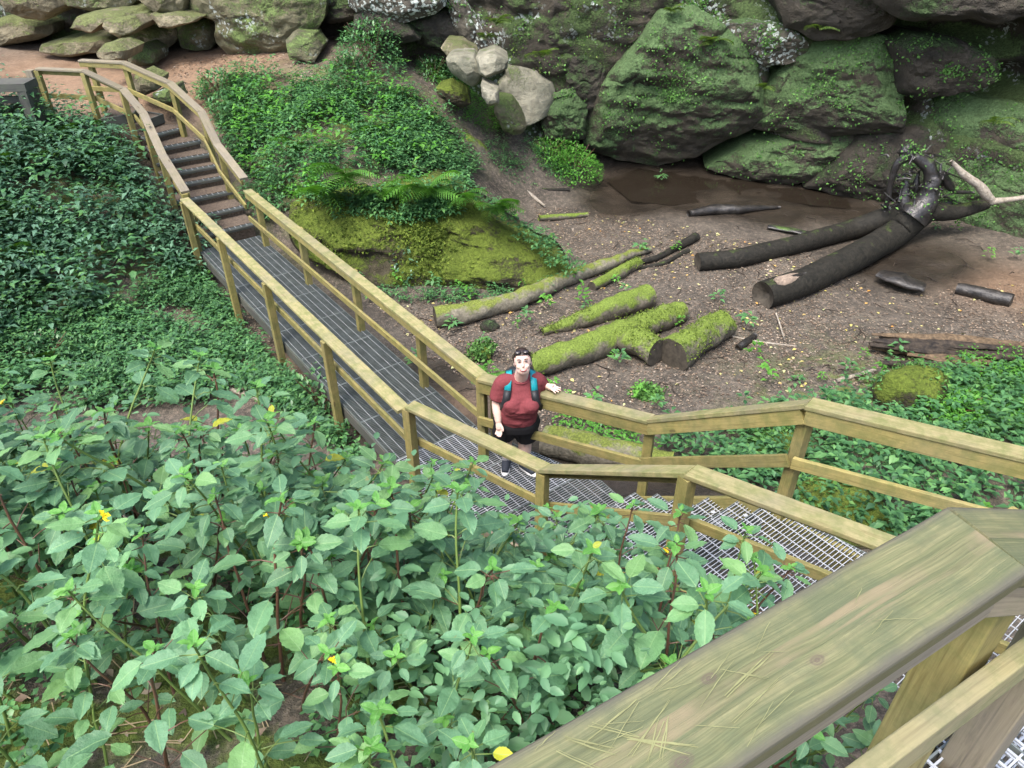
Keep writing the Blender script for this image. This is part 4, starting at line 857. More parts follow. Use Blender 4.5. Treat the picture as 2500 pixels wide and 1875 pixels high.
for k in range(13):
    x0 = 2118 + 190 * lr.random() * (k % 3 > 0); x1 = x0 + lr.uniform(190, 420); yy0 = 846 + lr.uniform(-8, 40) * (.4 + k / 13)
    q = log_pts([(x0, yy0), ((x0 + x1) / 2, yy0 + 12), (x1, yy0 + 24 + lr.uniform(-6, 10))], [.06, .09, .07]); q[:, 2] += .20 * (1 - k / 13) + lr.uniform(-.03, .04)
    V, F = tube(q, [lr.uniform(.015, .05), lr.uniform(.08, .14), lr.uniform(.03, .08)], 9, .6, 4.5, 60 + k, True, .55, 10); mk('splinter', V, F, B_ROT if k % 4 else B_BARK_, rl, False)
log('bark_slab', [(2150, 668), (2200, 682), (2255, 702)], [.16, .22, .16], B_BLACK, 'flat dark slab of bark below the leaning tree trunk', 'bark', None, 12, .5, 6, False, flat=.35, seed=13)
log('wood_chunk', [(1800, 850), (1820, 836), (1842, 820)], [.05, .065, .05], B_BLACK, 'small dark chunk of wood beside the short fat log', 'wood', None, 8, .4, 4, False, seed=14)
log('stick', [(2040, 931), (2085, 918), (2138, 903)], [.03, .035, .025], B_GREY, 'pale smooth stick among the small plants at the clearing edge', 'stick', 'sticks', 8, .2, 5, False, seed=15)
log('stick', [(470, 912), (520, 892), (588, 863)], [.05, .05, .045], B_DARK, 'dark straight stick on the earth left of the footbridge', 'stick', 'sticks', 8, .2, 5, False, seed=16)
log('stick', [(540, 945), (575, 955), (625, 970), (662, 993)], [.02, .04, .045, .04], B_GREY, 'pale curved stick near the foot of the foreground bank', 'stick', 'sticks', 8, .2, 5, False, seed=17)
log('branch', [(1120, 292), (1160, 322), (1195, 348), (1250, 395), (1300, 425)], [.03, .055, .06, .045, .03], B_GREY, 'pale bleached branch lying down the slope beside the mossy plank log', 'branch', 'branches on the slope', 8, .25, 6, False, lift=.12, seed=18)
log('branch', [(1235, 438), (1290, 470), (1330, 503)], [.03, .04, .025], B_GREY, 'thin grey branch reaching from the slope onto the floor', 'branch', 'branches on the slope', 8, .25, 6, False, lift=.05, seed=19)
log('branch', [(1290, 462), (1340, 464), (1390, 463)], [.04, .045, .04], B_DARK, 'dark low branch in front of the bright bush', 'branch', 'branches on the slope', 8, .25, 6, False, seed=20)
log('mossy_branch', [(1315, 533), (1370, 530), (1435, 524)], [.06, .065, .05], B_MOSS, 'short mossy branch on the earth right of the mossy boulder', 'branch', 'branches on the slope', 10, .2, 6, False, seed=21)
log('mossy_log', [(1040, 215), (1075, 270), (1110, 320), (1160, 360), (1210, 392)], [.17, .20, .20, .22, .16], B_MOSS, 'broad flat mossy plank log sloping down from the broken white rocks', seed=22, flat=.6, lift=.1)
log('stick', [(1750, 812), (1815, 828), (1875, 838), (1945, 845)], [.012, .018, .015, .008], B_GREY, 'thin forked twig on the litter right of the short fat log', 'stick', 'sticks', 6, .2, 4, False, seed=23)
log('stick', [(1895, 765), (1905, 795), (1915, 828)], [.012, .014, .01], B_GREY, 'pale upright twig below the hollow trunk end', 'stick', 'sticks', 6, .2, 4, False, seed=24, lift=.05)
log('log_stub', [(1330, 1070), (1420, 1090), (1520, 1110), (1640, 1135)], [.17, .19, .18, .15], B_MOSS2, 'half buried mossy log under the near rail behind the person', seed=25)
log('branch', [(2330, 700), (2480, 690)], [.001, .001], B_DARK, 'x', 'x') if False else None
for (x, y, r, f, lab, mat) in [(1175, 872, .17, .8, 'round moss cushion rock between the rail and the longest mossy log', R_BOULDER), (1195, 803, .15, .7, 'squarish dark stone on the earth below the grey log', R_SHADE), (1580, 970, .13, .6, 'small mossy stone on the litter above the near rail', R_BOULDER),
                               (2215, 985, .42, 1.0, 'bright yellow green mossy stump at the edge of the plants', R_BOULDER), (1900, 1105, .28, .7, 'mossy mound showing between the near rails', R_BOULDER), (2050, 1255, .5, .5, 'low mossy hump among dark leaves behind the near rail', R_BOULDER)]:
    c = gp(x, y); bm = bmesh.new(); bmesh.ops.create_icosphere(bm, subdivisions=4, radius=r)
    V = np.array([v.co for v in bm.verts]); F = [[v.index for v in q.verts] for q in bm.faces]; bm.free()
    V *= (1 + .35 * fbm(V / r * 1.1 + x, 4, 3))[:, None]; V[:, 2] *= f; V += c + np.array([0, 0, r * f * .35])
    tag(mk('mossy_stone', V, F, mat, smooth=True), lab, 'stone', 'stones on the ravine floor')
    MOSS_PTS.append((V, (V - c) / r, .5 if mat is R_BOULDER else 0))
# the big fallen twin trunk with its root plate by the cliff
rootc = at(2235, 515, .05)
ft = empty('fallen_tree', (rootc[0], rootc[1], -.6), 'large dark fallen twin trunk tree with its wet root plate against the cliff', 'tree')
t1 = log_pts([(1703, 640), (1800, 632), (1950, 596), (2080, 560)], [.165, .17, .18, .19]); t1 = np.vstack([t1, at(2170, 530, -.2), rootc])
V, F = tube(t1, [.165, .17, .18, .19, .22, .25], 18, .08, 2.5, 41, False, None, 8); mk('trunk', V, F, B_DARK, ft, True)
t2 = log_pts([(1862, 722), (1960, 690), (2080, 632), (2190, 570)], [.235, .24, .25, .26]); t2 = np.vstack([t2, rootc + [.1, 0, .05]])
V, F = tube(t2, [.235, .24, .25, .26, .30], 20, .08, 2.5, 42, False, None, 8); mk('trunk', V, F, B_DARK, ft, True)
for P_, r in ((t1, .165), (t2, .235)):
    d = P_[1] - P_[0]; d /= np.linalg.norm(d); a = np.cross(d, [0, 0, 1]); a /= np.linalg.norm(a); b = np.cross(a, d); k = 20; th = np.linspace(0, 2 * math.pi, k, endpoint=False)
    ring = P_[0] + r * (np.cos(th)[:, None] * a + np.sin(th)[:, None] * b); c = P_[0] + d * .02; inn = c + (ring - c) * .45 + d * (.06 if r > .2 else 0)
    mk('cut_end', np.vstack([ring, inn, c + d * (.12 if r > .2 else 0)]), [[i, (i + 1) % k, k + (i + 1) % k, k + i] for i in range(k)] + [[k + i, k + (i + 1) % k, 2 * k] for i in range(k)], B_END, ft)
# torn strip of bare wood on the near trunk
q = t2[0] + (t2[1] - t2[0]) * np.linspace(.22, 1.25, 8)[:, None]; V, F = tube(q + np.array([-.02, -.05, .14]), np.array([.10, .135, .13, .12, .10, .09, .06, .02]), 12, .25, 6, 3); mk('bare_wood', V, F, B_BARE, ft, True)
V, F = tube(q[1:6] + np.array([.02, -.06, .225]), np.array([.01, .035, .04, .03, .01]), 8, .2, 6, 3); mk('hollow_crack', V, F, B_BLACK, ft, True)
rt = np.random.default_rng(4)
ROOTS = [([(2225, 530), (2262, 490), (2276, 445), (2270, 408), (2240, 385), (2214, 380)], [.30, .20, .15, .12, .10, .06]), ([(2214, 384), (2190, 398), (2176, 440), (2166, 492), (2160, 515)], [.09, .07, .055, .05, .03]),
         ([(2225, 388), (2206, 368), (2222, 356), (2246, 372)], [.09, .10, .07, .03]), ([(2215, 535), (2205, 490), (2212, 450), (2206, 425)], [.22, .12, .07, .025]), ([(2272, 440), (2300, 428), (2318, 455), (2326, 468), (2378, 470)], [.10, .09, .08, .05, .02]),
         ([(2230, 530), (2240, 480), (2236, 445), (2244, 420)], [.16, .09, .06, .02]), ([(2180, 530), (2172, 505), (2150, 500)], [.10, .05, .02]), ([(2290, 520), (2312, 492), (2352, 500)], [.14, .08, .03])]
for k in range(46):
    x, y = rt.uniform(2170, 2310), rt.uniform(370, 510); a = rt.uniform(-3.4, .3); l = rt.uniform(14, 46); dx_ = rt.uniform(-9, 9); ROOTS.append(([(x, y), (x + l * .5 * math.cos(a) + dx_, y + l * .5 * math.sin(a)), (x + l * math.cos(a), y + l * math.sin(a) + rt.uniform(-4, 16))], [rt.uniform(.012, .032), .014, .004]))
for i_, (pl, rr) in enumerate(ROOTS):
    dz_ = rt.uniform(-.22, .22) if i_ > 7 else (-.1 + .05 * i_); P_ = np.array([at_y(x, y, rootc[1] + dz_ + .04 * k_) for k_, (x, y) in enumerate(pl)]); V, F = tube(P_, rr, 12, .30, 9, i_, True, None, 7); mk('root', V, F, B_ROOT, ft, True)
    if i_ < 8: MOSS_PTS.append((V, np.tile([0, -.6, .8], (len(V), 1)), .05, 0))
P_ = np.array([at_y(x, y, rootc[1] + .1 * k) for k, (x, y) in enumerate([(2260, 515), (2330, 520), (2410, 498)])]); V, F = tube(P_, [.2, .15, .10], 12, .2, 4, 4, True, None, 6); mk('limb', V, F, B_DARK, ft, True)
dl = at_y(2410, 492, rootc[1] + .1)
db = empty('dead_branch', (dl[0], dl[1], dl[2] - .1), 'bleached bent dead branch sticking up beside the root plate at the right', 'branch')
P_ = np.array([at_y(x, y, rootc[1] - .1) for x, y in [(2322, 392), (2350, 425), (2385, 448), (2408, 475), (2424, 492)]]); V, F = tube(P_, [.03, .07, .08, .09, .07], 9, .25, 5, 5, True, None, 5); mk('limb', V, F, B_GREY, db, True)
P_ = np.array([at_y(x, y, rootc[1] - .1) for x, y in [(2420, 492), (2460, 488), (2540, 476)]]); V, F = tube(P_, [.07, .045, .04], 9, .2, 5, 6, True, None, 5); mk('limb', V, F, B_GREY, db, True)

# ------------------------------------------------------------------ leaves
def leafcloud(name, P, D, S, mat, kind='stuff', parent=None, wid=.52, org=None, label=None, cat=None, group=None, nrm=None, fold=.10, droop=.14):
    n = len(P); D = D / (np.linalg.norm(D, axis=1)[:, None] + 1e-9)
    up = np.tile([0, 0, 1.0], (n, 1)) if nrm is None else nrm
    side = np.cross(D, up); side /= np.linalg.norm(side, axis=1)[:, None] + 1e-9; nn = np.cross(side, D)
    S = S[:, None]
    V = np.stack([P, P + D * S * .42 + side * S * wid / 2 + nn * S * fold, P + D * S * .5, P + D * S * .42 - side * S * wid / 2 + nn * S * fold, P + D * S - nn * S * droop], 1).reshape(-1, 3)
    b = np.arange(n)[:, None] * 5
    F = (b[:, :, None] + np.array([[0, 2, 1], [0, 3, 2], [1, 2, 4], [2, 3, 4]])[None]).reshape(-1, 3)
    o = mk(name, V, F, mat, parent, False, org); 
    if parent is None: tag(o, label, cat, group, kind)
    return o
def herb_leaves(C, H, S, per, spread=.10, r=None):
    """leaf positions for many small plants with whorls of leaves; C bases, H heights, S leaf lengths"""
    r = r or rng; n = len(C); h = r.uniform(.35, 1.0, (n, per)); h[:, 0] = 1.0
    az = r.uniform(0, 2 * math.pi, (n, 1)) + np.arange(per)[None] * 2.4 + r.normal(0, .3, (n, per))
    lean = r.normal(0, .18, (n, 2))
    P = np.zeros((n, per, 3)); P[..., 2] = h * H[:, None]; P[..., :2] = lean[:, None] * (h * H[:, None])[..., None]
    rad = spread * (1.1 - h) * r.uniform(.4, 1.2, (n, per)); P[..., 0] += np.cos(az) * rad; P[..., 1] += np.sin(az) * rad
    P += C[:, None]
    D = np.stack([np.cos(az), np.sin(az), r.uniform(-.35, .45, (n, per))], -1)
    return P.reshape(-1, 3), D.reshape(-1, 3), (S[:, None] * r.uniform(.6, 1.15, (n, per)) * (1.1 - .35 * h)).reshape(-1)
def inpoly(x, y, poly):
    c = np.zeros(len(x), bool); n = len(poly); j = n - 1
    for i in range(n):
        xi, yi = poly[i]; xj, yj = poly[j]; k = ((yi > y) != (yj > y)) & (x < (xj - xi) * (y - yi) / (yj - yi + 1e-12) + xi); c ^= k; j = i
    return c
def patch(name, outline, n, hh, size, mat, per=9, dens=.45, nscale=.9, seed=0, label=None, spread=.10):
    poly = [gp(x, y)[:2] for x, y in outline]; a = np.array(poly); r = np.random.default_rng(seed + 100); out = []
    tot = 0
    while tot < n:
        x = r.uniform(a[:, 0].min(), a[:, 0].max(), n); y = r.uniform(a[:, 1].min(), a[:, 1].max(), n)
        k = inpoly(x, y, poly) & (fbm(np.stack([x, y, 0 * x + seed], 1) * nscale, 3, seed) > -dens + r.normal(0, .12, n))
        s = (np.stack([x, y], 1) - BO); sb = s @ E2D; nb = s @ N2D
        k &= ~((nb > -.08) & (nb < 1.2) & (sb > -1.8) & (sb < 10.5))
        out.append(np.stack([x[k], y[k]], 1)); tot += k.sum()
        if len(out) > 60: break
    xy = np.concatenate(out)[:n]; C = np.column_stack([xy, G(xy[:, 0], xy[:, 1])])
    H = r.uniform(*hh, len(C)) * (1 + .5 * fbm(np.column_stack([xy, 0 * xy[:, 0]]) * 1.5, 2, seed + 5)); S = r.uniform(*size, len(C))
    P, D, SS = herb_leaves(C, H, S, per, spread, r)
    return leafcloud(name, P, D, SS, mat, label=label, org=np.zeros(3))
patch('undergrowth', [(555,200),(640,190),(720,215),(850,230),(1000,225),(1060,290),(1130,360),(1165,420),(1120,460),(1040,450),(900,440),(760,470),(690,560),(640,560),(600,470),(540,330)], 2000, (.06, .55), (.07, .15), LF_LOW, 11, .16, 1.5, seed=1, spread=.18)
patch('undergrowth', [(555,220),(720,225),(1000,235),(1130,370),(1100,450),(900,430),(690,520),(600,440)], 190, (.25, .6), (.13, .21), LF_BRIGHT, 8, .2, 1.5, seed=21, spread=.2)
patch('undergrowth', [(0,300),(330,380),(500,600),(300,780),(0,820)], 170, (.3, .9), (.15, .25), LF_LOW, 8, .3, 1.2, seed=22, spread=.25)
patch('undergrowth', [(470,200),(600,190),(640,260),(600,330),(540,330),(500,260)], 260, (.12, .35), (.05, .10), LF_LOW, 10, .2, seed=2)
patch('undergrowth', [(-60,270),(120,290),(215,320),(330,370),(400,440),(460,520),(500,590),(520,660),(470,720),(330,700),(250,800),(120,850),(-60,860)], 900, (.05, .9), (.09, .21), LF_DARK, 12, .14, 1.5, seed=3, spread=.24)
patch('undergrowth', [(430,640),(520,630),(640,720),(650,790),(560,800),(480,770),(400,700)], 420, (.12, .35), (.07, .13), LF_LOW, 11, .5, seed=4, spread=.14)
patch('undergrowth', [(380,700),(480,770),(600,800),(700,850),(640,900),(480,880),(330,850),(200,900),(0,900),(0,820),(250,790)], 520, (.1, .35), (.07, .13), LF_LOW, 11, .15, 1.2, seed=14, spread=.14)
patch('undergrowth', [(700,480),(760,470),(900,470),(1050,455),(1160,480),(1200,520),(1100,530),(900,520),(760,530)], 330, (.05, .3), (.07, .13), LF_BRIGHT, 10, .2, 1.6, seed=15, spread=.14)
patch('undergrowth', [(620,880),(760,920),(860,1000),(950,1100),(1000,1200),(860,1150),(740,1040),(600,960)], 300, (.12, .45), (.07, .12), LF_LOW, 11, .3, seed=16, spread=.14)
patch('undergrowth', [(1600,1070),(1700,1030),(1850,1030),(2000,1000),(2180,960),(2320,930),(2560,900),(2600,1380),(2300,1400),(2000,1300),(1800,1200),(1640,1180)], 900, (.15, .4), (.09, .17), LF_LOW, 9, .45, seed=5, spread=.14)
patch('undergrowth', [(2180,930),(2300,900),(2440,880),(2600,890),(2600,1060),(2400,1080),(2240,1040)], 650, (.12, .3), (.05, .09), LF_BRIGHT, 10, .6, seed=6)
patch('undergrowth', [(-80,770),(250,740),(420,800),(600,890),(560,990),(300,1010),(-80,990)], 950, (.08, .4), (.07, .14), LF_LOW, 11, .35, 1.3, seed=31, spread=.16)
patch('undergrowth', [(-700,380),(-60,270),(-60,860),(-500,900)], 700, (.1, .8), (.1, .2), LF_DARK, 11, .3, 1.2, seed=32, spread=.22)
patch('undergrowth', [(840,690),(950,715),(1150,715),(1290,700),(1370,690),(1380,715),(1250,740),(1060,745),(900,735)], 170, (.08, .22), (.05, .09), LF_LOW, 9, .25, seed=7)
patch('undergrowth', [(1180,330),(1290,350),(1420,400),(1400,470),(1300,460),(1200,420)], 320, (.08, .25), (.05, .09), LF_LOW, 9, .2, seed=8)
patch('undergrowth', [(760,960),(860,940),(960,1010),(1010,1100),(1000,1190),(880,1100),(780,1010)], 220, (.15, .4), (.06, .10), LF_LOW, 9, .5, seed=9)
patch('undergrowth', [(560,870),(760,900),(820,980),(700,960),(560,940)], 60, (.08, .22), (.05, .09), LF_LOW, 9, .1, seed=10)
patch('undergrowth', [(1330,950),(1450,1010),(1560,1060),(1600,1130),(1450,1120),(1340,1040)], 90, (.1, .25), (.06, .10), LF_BRIGHT, 9, .2, seed=11)
patch('undergrowth', [(1000,150),(1090,170),(1180,240),(1260,330),(1180,340),(1080,250)], 380, (.08, .25), (.05, .09), LF_BRIGHT, 9, .3, seed=12)
# plants rooted on the stone
for k, (P, nn, dens, *kind_) in enumerate(MOSS_PTS):
    if dens <= 0: continue
    r = np.random.default_rng(500 + k); n = int(3600 * dens) if k else 5200
    i = r.integers(0, len(P), n); p = P[i] + r.normal(0, .05, (n, 3)) * np.array([1, .3, 1]); nn_ = nn[i]
    if kind_ and kind_[0]: p = P[i] + r.normal(0, .022, (n, 3))
    keep = fbm(p * 1.25, 4, 77) > .04 + r.normal(0, .09, n); p, nn_ = p[keep], nn_[keep]
    d = nn_ * .6 + r.normal(0, .8, p.shape); leafcloud('moss_cover', p, d, r.uniform(.03, .075, len(p)) * (.55 if kind_ and kind_[0] else 1), LF_CUSH if (k == BIGI or (kind_ and kind_[0])) else [LF_MOSS, LF_WALL][int(k == 0)], nrm=nn_ + r.normal(0, .3, p.shape), wid=.6, org=np.zeros(3))
bP = MOSS_PTS[BIGI][0]; r = np.random.default_rng(91); ii_ = r.integers(0, len(bP), 2600); q = bP[ii_]; ppx, ppy, _d = q[:, 0], q[:, 1] * 0, 0
_qd = q[:, 1] * _c - (q[:, 2] - CAM_H) * _s; ppy = 937.5 - FPX * (q[:, 1] * _s + (q[:, 2] - CAM_H) * _c) / _qd
q = q[(ppy < 535 + 60 * fbm(q * 1.1, 3, 55)) & (fbm(q * 1.6, 3, 56) > -.2)][:420]
rim = np.array([ob_(1150 + 250 * t, 478 + 185 * t) for t in r.uniform(-.15, 1.02, 110)]) + r.normal(0, .09, (110, 3)) * np.array([1, 1, .3]); q = np.concatenate([q, rim])
P, D, S = herb_leaves(q, r.uniform(.05, .32, len(q)), r.uniform(.07, .13, len(q)), 10, .14, r); leafcloud('undergrowth', P, D, S, LF_LOW, org=np.zeros(3))
# dead leaves strewn over the floor
def litter(name, n, outline, size, mat, seed):
    poly = [gp(x, y)[:2] for x, y in outline]; a = np.array(poly); r = np.random.default_rng(seed)
    x = r.uniform(a[:, 0].min(), a[:, 0].max(), n * 3); y = r.uniform(a[:, 1].min(), a[:, 1].max(), n * 3); k = inpoly(x, y, poly) & (fbm(np.stack([x, y, 0 * x], 1) * .8, 3, seed) > r.uniform(-.75, .35, n * 3)); x, y = x[k][:n], y[k][:n]
    p = np.column_stack([x, y, G(x, y) + r.uniform(.004, .02, len(x))]); az = r.uniform(0, 6.28, len(x)); d = np.stack([np.cos(az), np.sin(az), r.normal(0, .12, len(x))], 1)
    leafcloud(name, p, d, r.uniform(*size, len(x)), mat, nrm=np.tile([0, 0, 1.0], (len(x), 1)) + r.normal(0, .25, (len(x), 3)), wid=.6, org=np.zeros(3), droop=.05)
FLOOR = [(1300,500),(1440,515),(1700,560),(1950,610),(2150,720),(2500,690),(2560,930),(2200,930),(1900,960),(1600,1010),(1400,1120),(1000,830),(900,740),(1250,730),(1380,690)]
litter('leaf_litter', 20000, FLOOR, (.015, .05), M_LITTER, 21)
litter('yellow_leaf_litter', 620, FLOOR, (.04, .085), M_YLITTER, 22)
litter('leaf_litter', 1500, [(420,140),(700,90),(860,130),(1000,220),(850,260),(700,240),(560,230),(420,230)], (.03, .08), M_LITTER, 23)
litter('leaf_litter', 3200, [(380,720),(700,740),(830,900),(1000,1060),(900,1050),(600,960),(380,960)], (.02, .05), M_LITTER, 24)
litter('leaf_litter', 2500, [(-100,1100),(700,1050),(1300,1300),(1500,1500),(1300,1900),(-100,1950)], (.015, .05), M_LITTER, 25)

tw = np.random.default_rng(33); m = MB(); tq = np.array([gp(x, y) for x, y in zip(tw.uniform(1000, 2480, 170), tw.uniform(520, 960, 170))])
for (x, y, z), a, l in zip(tq.tolist(), tw.uniform(0, 6.28, 170), tw.uniform(.06, .5, 170)):
    if z > -.2: continue
    V, F = tube([(x, y, z + .01), (x + l * .5 * math.cos(a), y + l * .5 * math.sin(a), z + .02 + tw.uniform(0, .03)), (x + l * math.cos(a + .3), y + l * math.sin(a + .3), z + .012)], [.005, .008, .003], 5); m.add(V, F)
tag(m.build('twig_litter', B_ROT), kind='stuff')
# ------------------------------------------------------------------ jewelweed on the near bank: every plant, stem and leaf its own object
def jewel_leaf(seed):
    r = np.random.default_rng(seed); nt_, nw = 15, 7; t = np.linspace(0, 1, nt_); w = .29 * (np.sin(np.pi * np.clip(t, 0, 1) ** .82) ** .8) * r.uniform(.85, 1.1); w[0] = .012; w[-1] = .004
    u = np.linspace(-1, 1, nw); T, U = np.meshgrid(t, u, indexing='ij'); cr = 1 + .05 * np.where(np.arange(nt_) % 2 == 0, 1, -1)[:, None] * (abs(U) > .9)
    cr = cr * (1 + .06 * fbm(np.stack([T * 5, U, 0 * T + seed], -1), 2, seed))
    X = T + .03 * U * np.sin(T * 3 + seed); Y_ = U * w[:, None] * cr + r.uniform(-.06, .06) * T ** 2
    Z = abs(U) * w[:, None] * r.uniform(.15, .4) - r.uniform(.05, .28) * T ** 2 + .018 * np.sin(T * 22 + abs(U) * -4) * abs(U) + .05 * fbm(np.stack([T * 3, U * 1.5, 0 * T + seed], -1), 2, seed + 3)
    V = np.stack([X, Y_, Z], -1).reshape(-1, 3); i = np.arange(nt_ * nw).reshape(nt_, nw)
    return meshdata('jewelweed_leaf', V, np.stack([i[:-1, :-1], i[1:, :-1], i[1:, 1:], i[:-1, 1:]], -1).reshape(-1, 4).tolist(), True)
LEAFM = []
for s in range(8):
    me = jewel_leaf(s); me.materials.append(LF_JEWEL); LEAFM.append(me)
YOUNGM = []
for s in range(3):
    me = jewel_leaf(s + 20); me.materials.append(LF_YOUNG); YOUNGM.append(me)
YELM = jewel_leaf(31); YELM.materials.append(LF_YELLOW)
def flower_mesh():
    m = MB()
    for a, l, w in ((0, .5, .42), (2.3, .45, .4), (-2.3, .45, .4), (1.1, .28, .25), (-1.1, .28, .25)):
        d = Vector((math.cos(a), math.sin(a), .25)).normalized(); s_ = d.cross(Vector((0, 0, 1))).normalized()
        p = [Vector((0, 0, 0)), d * l * .5 + s_ * w * .5 + Vector((0, 0, .06)), d * l + Vector((0, 0, -.05)), d * l * .5 - s_ * w * .5 + Vector((0, 0, .06)), d * l * .5 + Vector((0, 0, -.04))]
        m.add(p, [[0, 1, 4], [1, 2, 4], [2, 3, 4], [3, 0, 4]])
    V, F = tube([(0, 0, 0), (-.15, 0, -.12), (-.35, 0, -.18), (-.5, 0, -.05)], [.1, .14, .08, .02], 7); m.add(V, F)
    return meshdata('flower', m.v, m.f, True)
FLOW = flower_mesh(); FLOW.materials.append(M_FLOWER)
JLAB = 'green broad leaved jewelweed growing in the crowded patch on the near bank'
JGRP = 'jewelweed plants on the near bank'
def leaf_matrix(p, az, pitch, roll, L):
    return Matrix.Translation(p) @ Matrix.Rotation(az, 4, 'Z') @ Matrix.Rotation(-pitch, 4, 'Y') @ Matrix.Rotation(roll, 4, 'X') @ Matrix.Scale(L, 4)
def jewel_proto(seed, h):
    r = random.Random(seed); root = empty('jewelweed_plant', (0, 0, 0), JLAB, 'plant', JGRP)
    n = 7; lx, ly = r.uniform(-.12, .12), r.uniform(-.12, .12)
    st_ = [Vector((lx * (i / n) ** 1.5 + r.uniform(-.012, .012), ly * (i / n) ** 1.5 + r.uniform(-.012, .012), h * i / n)) for i in range(n + 1)]
    m = MB(); V, F = tube([tuple(p) for p in st_], np.linspace(.0060, .0028, n + 1), 6, 0, 1, 0, True, None, 2); m.add(V, F); lv = []; az = r.uniform(0, 6.28)
    k = 0
    for i in range(2, n + 1):
        for q in range(2 if i < n else 1):
            az += 2.4 + r.uniform(-.4, .4); f = i / n; p = st_[i] - Vector((0, 0, r.uniform(0, .05)))
            if q and r.random() < .25: continue
            pl = r.uniform(.03, .09) * (1.25 - f) * 1.6; e = p + Vector((math.cos(az) * pl, math.sin(az) * pl, pl * r.uniform(.2, .7)))
            V, F = tube([tuple(p), tuple((p + e) / 2 + Vector((0, 0, .006))), tuple(e)], [.0022, .0018, .0014], 5); m.add(V, F)
            L = (r.uniform(.058, .112) if f < .9 else r.uniform(.05, .08)); lv.append((r.choice(LEAFM), leaf_matrix(e, az + r.uniform(-.3, .3), r.uniform(-.26, .26), r.uniform(-.25, .25), L), 'leaf'))
    for q in range(5):
        az += 1.256 + r.uniform(-.3, .3); pl = r.uniform(.02, .05); p = st_[-1] - Vector((0, 0, r.uniform(.015, .06))); e = p + Vector((math.cos(az) * pl, math.sin(az) * pl, .012)); V, F = tube([tuple(p), tuple(e)], [.0018, .0013], 5); m.add(V, F)
        lv.append((r.choice(LEAFM), leaf_matrix(e, az, r.uniform(-.35, .2), r.uniform(-.3, .3), r.uniform(.045, .085)), 'leaf'))
    for q in range(4):
        az += 1.6 + r.uniform(-.3, .3); L = r.uniform(.022, .045); lv.append((r.choice(YOUNGM), leaf_matrix(st_[-1] + Vector((0, 0, .004 * q)), az, r.uniform(.1, .7), r.uniform(-.3, .3), L), 'leaf'))
    me = meshdata('stem', m.v, m.f, True); link('stem', me, M_STEM if seed % 4 else M_STEM_R, root)
    for me, M, nm in lv:
        o = bpy.data.objects.new(nm, me); COL.objects.link(o); o.parent = root; o.matrix_local = M
    return root, st_[-1]
protos = [jewel_proto(s, h) for s, h in enumerate((.62, .55, .70, .48, .58, .75, .40, .52))]
pr_kids = [[c for c in COL.objects if c.parent is p] for p, _ in protos]
r_ = np.random.default_rng(11); spots = []
camp = np.array([0, 0, CAM_H])
def project(p):
    q = np.asarray(p) - camp; d = q[1] * _c - q[2] * _s; u = q[1] * _s + q[2] * _c; return 1250 + FPX * q[0] / d, 937.5 - FPX * u / d, d
cx_ = np.column_stack([r_.uniform(-3.1, 1.25, 9000), r_.uniform(.22, 3.4, 9000)])
csd = _brow_sd(cx_[:, 0], cx_[:, 1]); cn2 = (cx_ - KK) @ NK; cz = G(cx_[:, 0], cx_[:, 1])
for (x, y), sd, n2, z in zip(cx_.tolist(), csd.tolist(), cn2.tolist(), cz.tolist()):
    if len(spots) >= 290: break
    if sd > .5 or n2 > -.24: continue
    px, py, d = project((x, y, z + .55))
    if d < 1.15 or px < -220 or px > 2300 or py > 2050: continue
    if x > .35 and sd > .05 and r_.random() < .6: continue
    pyb = project((x, y, z))[1]
    if pyb > 1500 and r_.random() < .12: continue
    dens = .112 if pyb < 1750 else .15
    if pyb > 1900 and r_.random() < .3: continue
    if any((x - a) ** 2 + (y - b) ** 2 < dens ** 2 for a, b, *_ in spots): continue
    spots.append((x, y, z, sd))
FLW = [(60, 885), (400, 1050), (740, 1170), (1650, 1210), (1935, 1395), (515, 1010), (20, 1440), (640, 1400)]
flow_at = {}
for fx, fy in FLW:
    best = min(range(len(spots)), key=lambda i: (lambda q: (q[0] - fx) ** 2 + (q[1] - fy) ** 2)(project((spots[i][0], spots[i][1], spots[i][2] + .6)))); flow_at[best] = (fx, fy)
FLAB = ['at the far left of the bank top', 'left of the bare earth by the footbridge', 'in the middle of the near bank', 'below the second near rail post', 'beside the near steel treads', 'behind the flower left of the middle', 'at the left edge low down', 'above the bare soil low on the left']
used = [False] * len(protos)
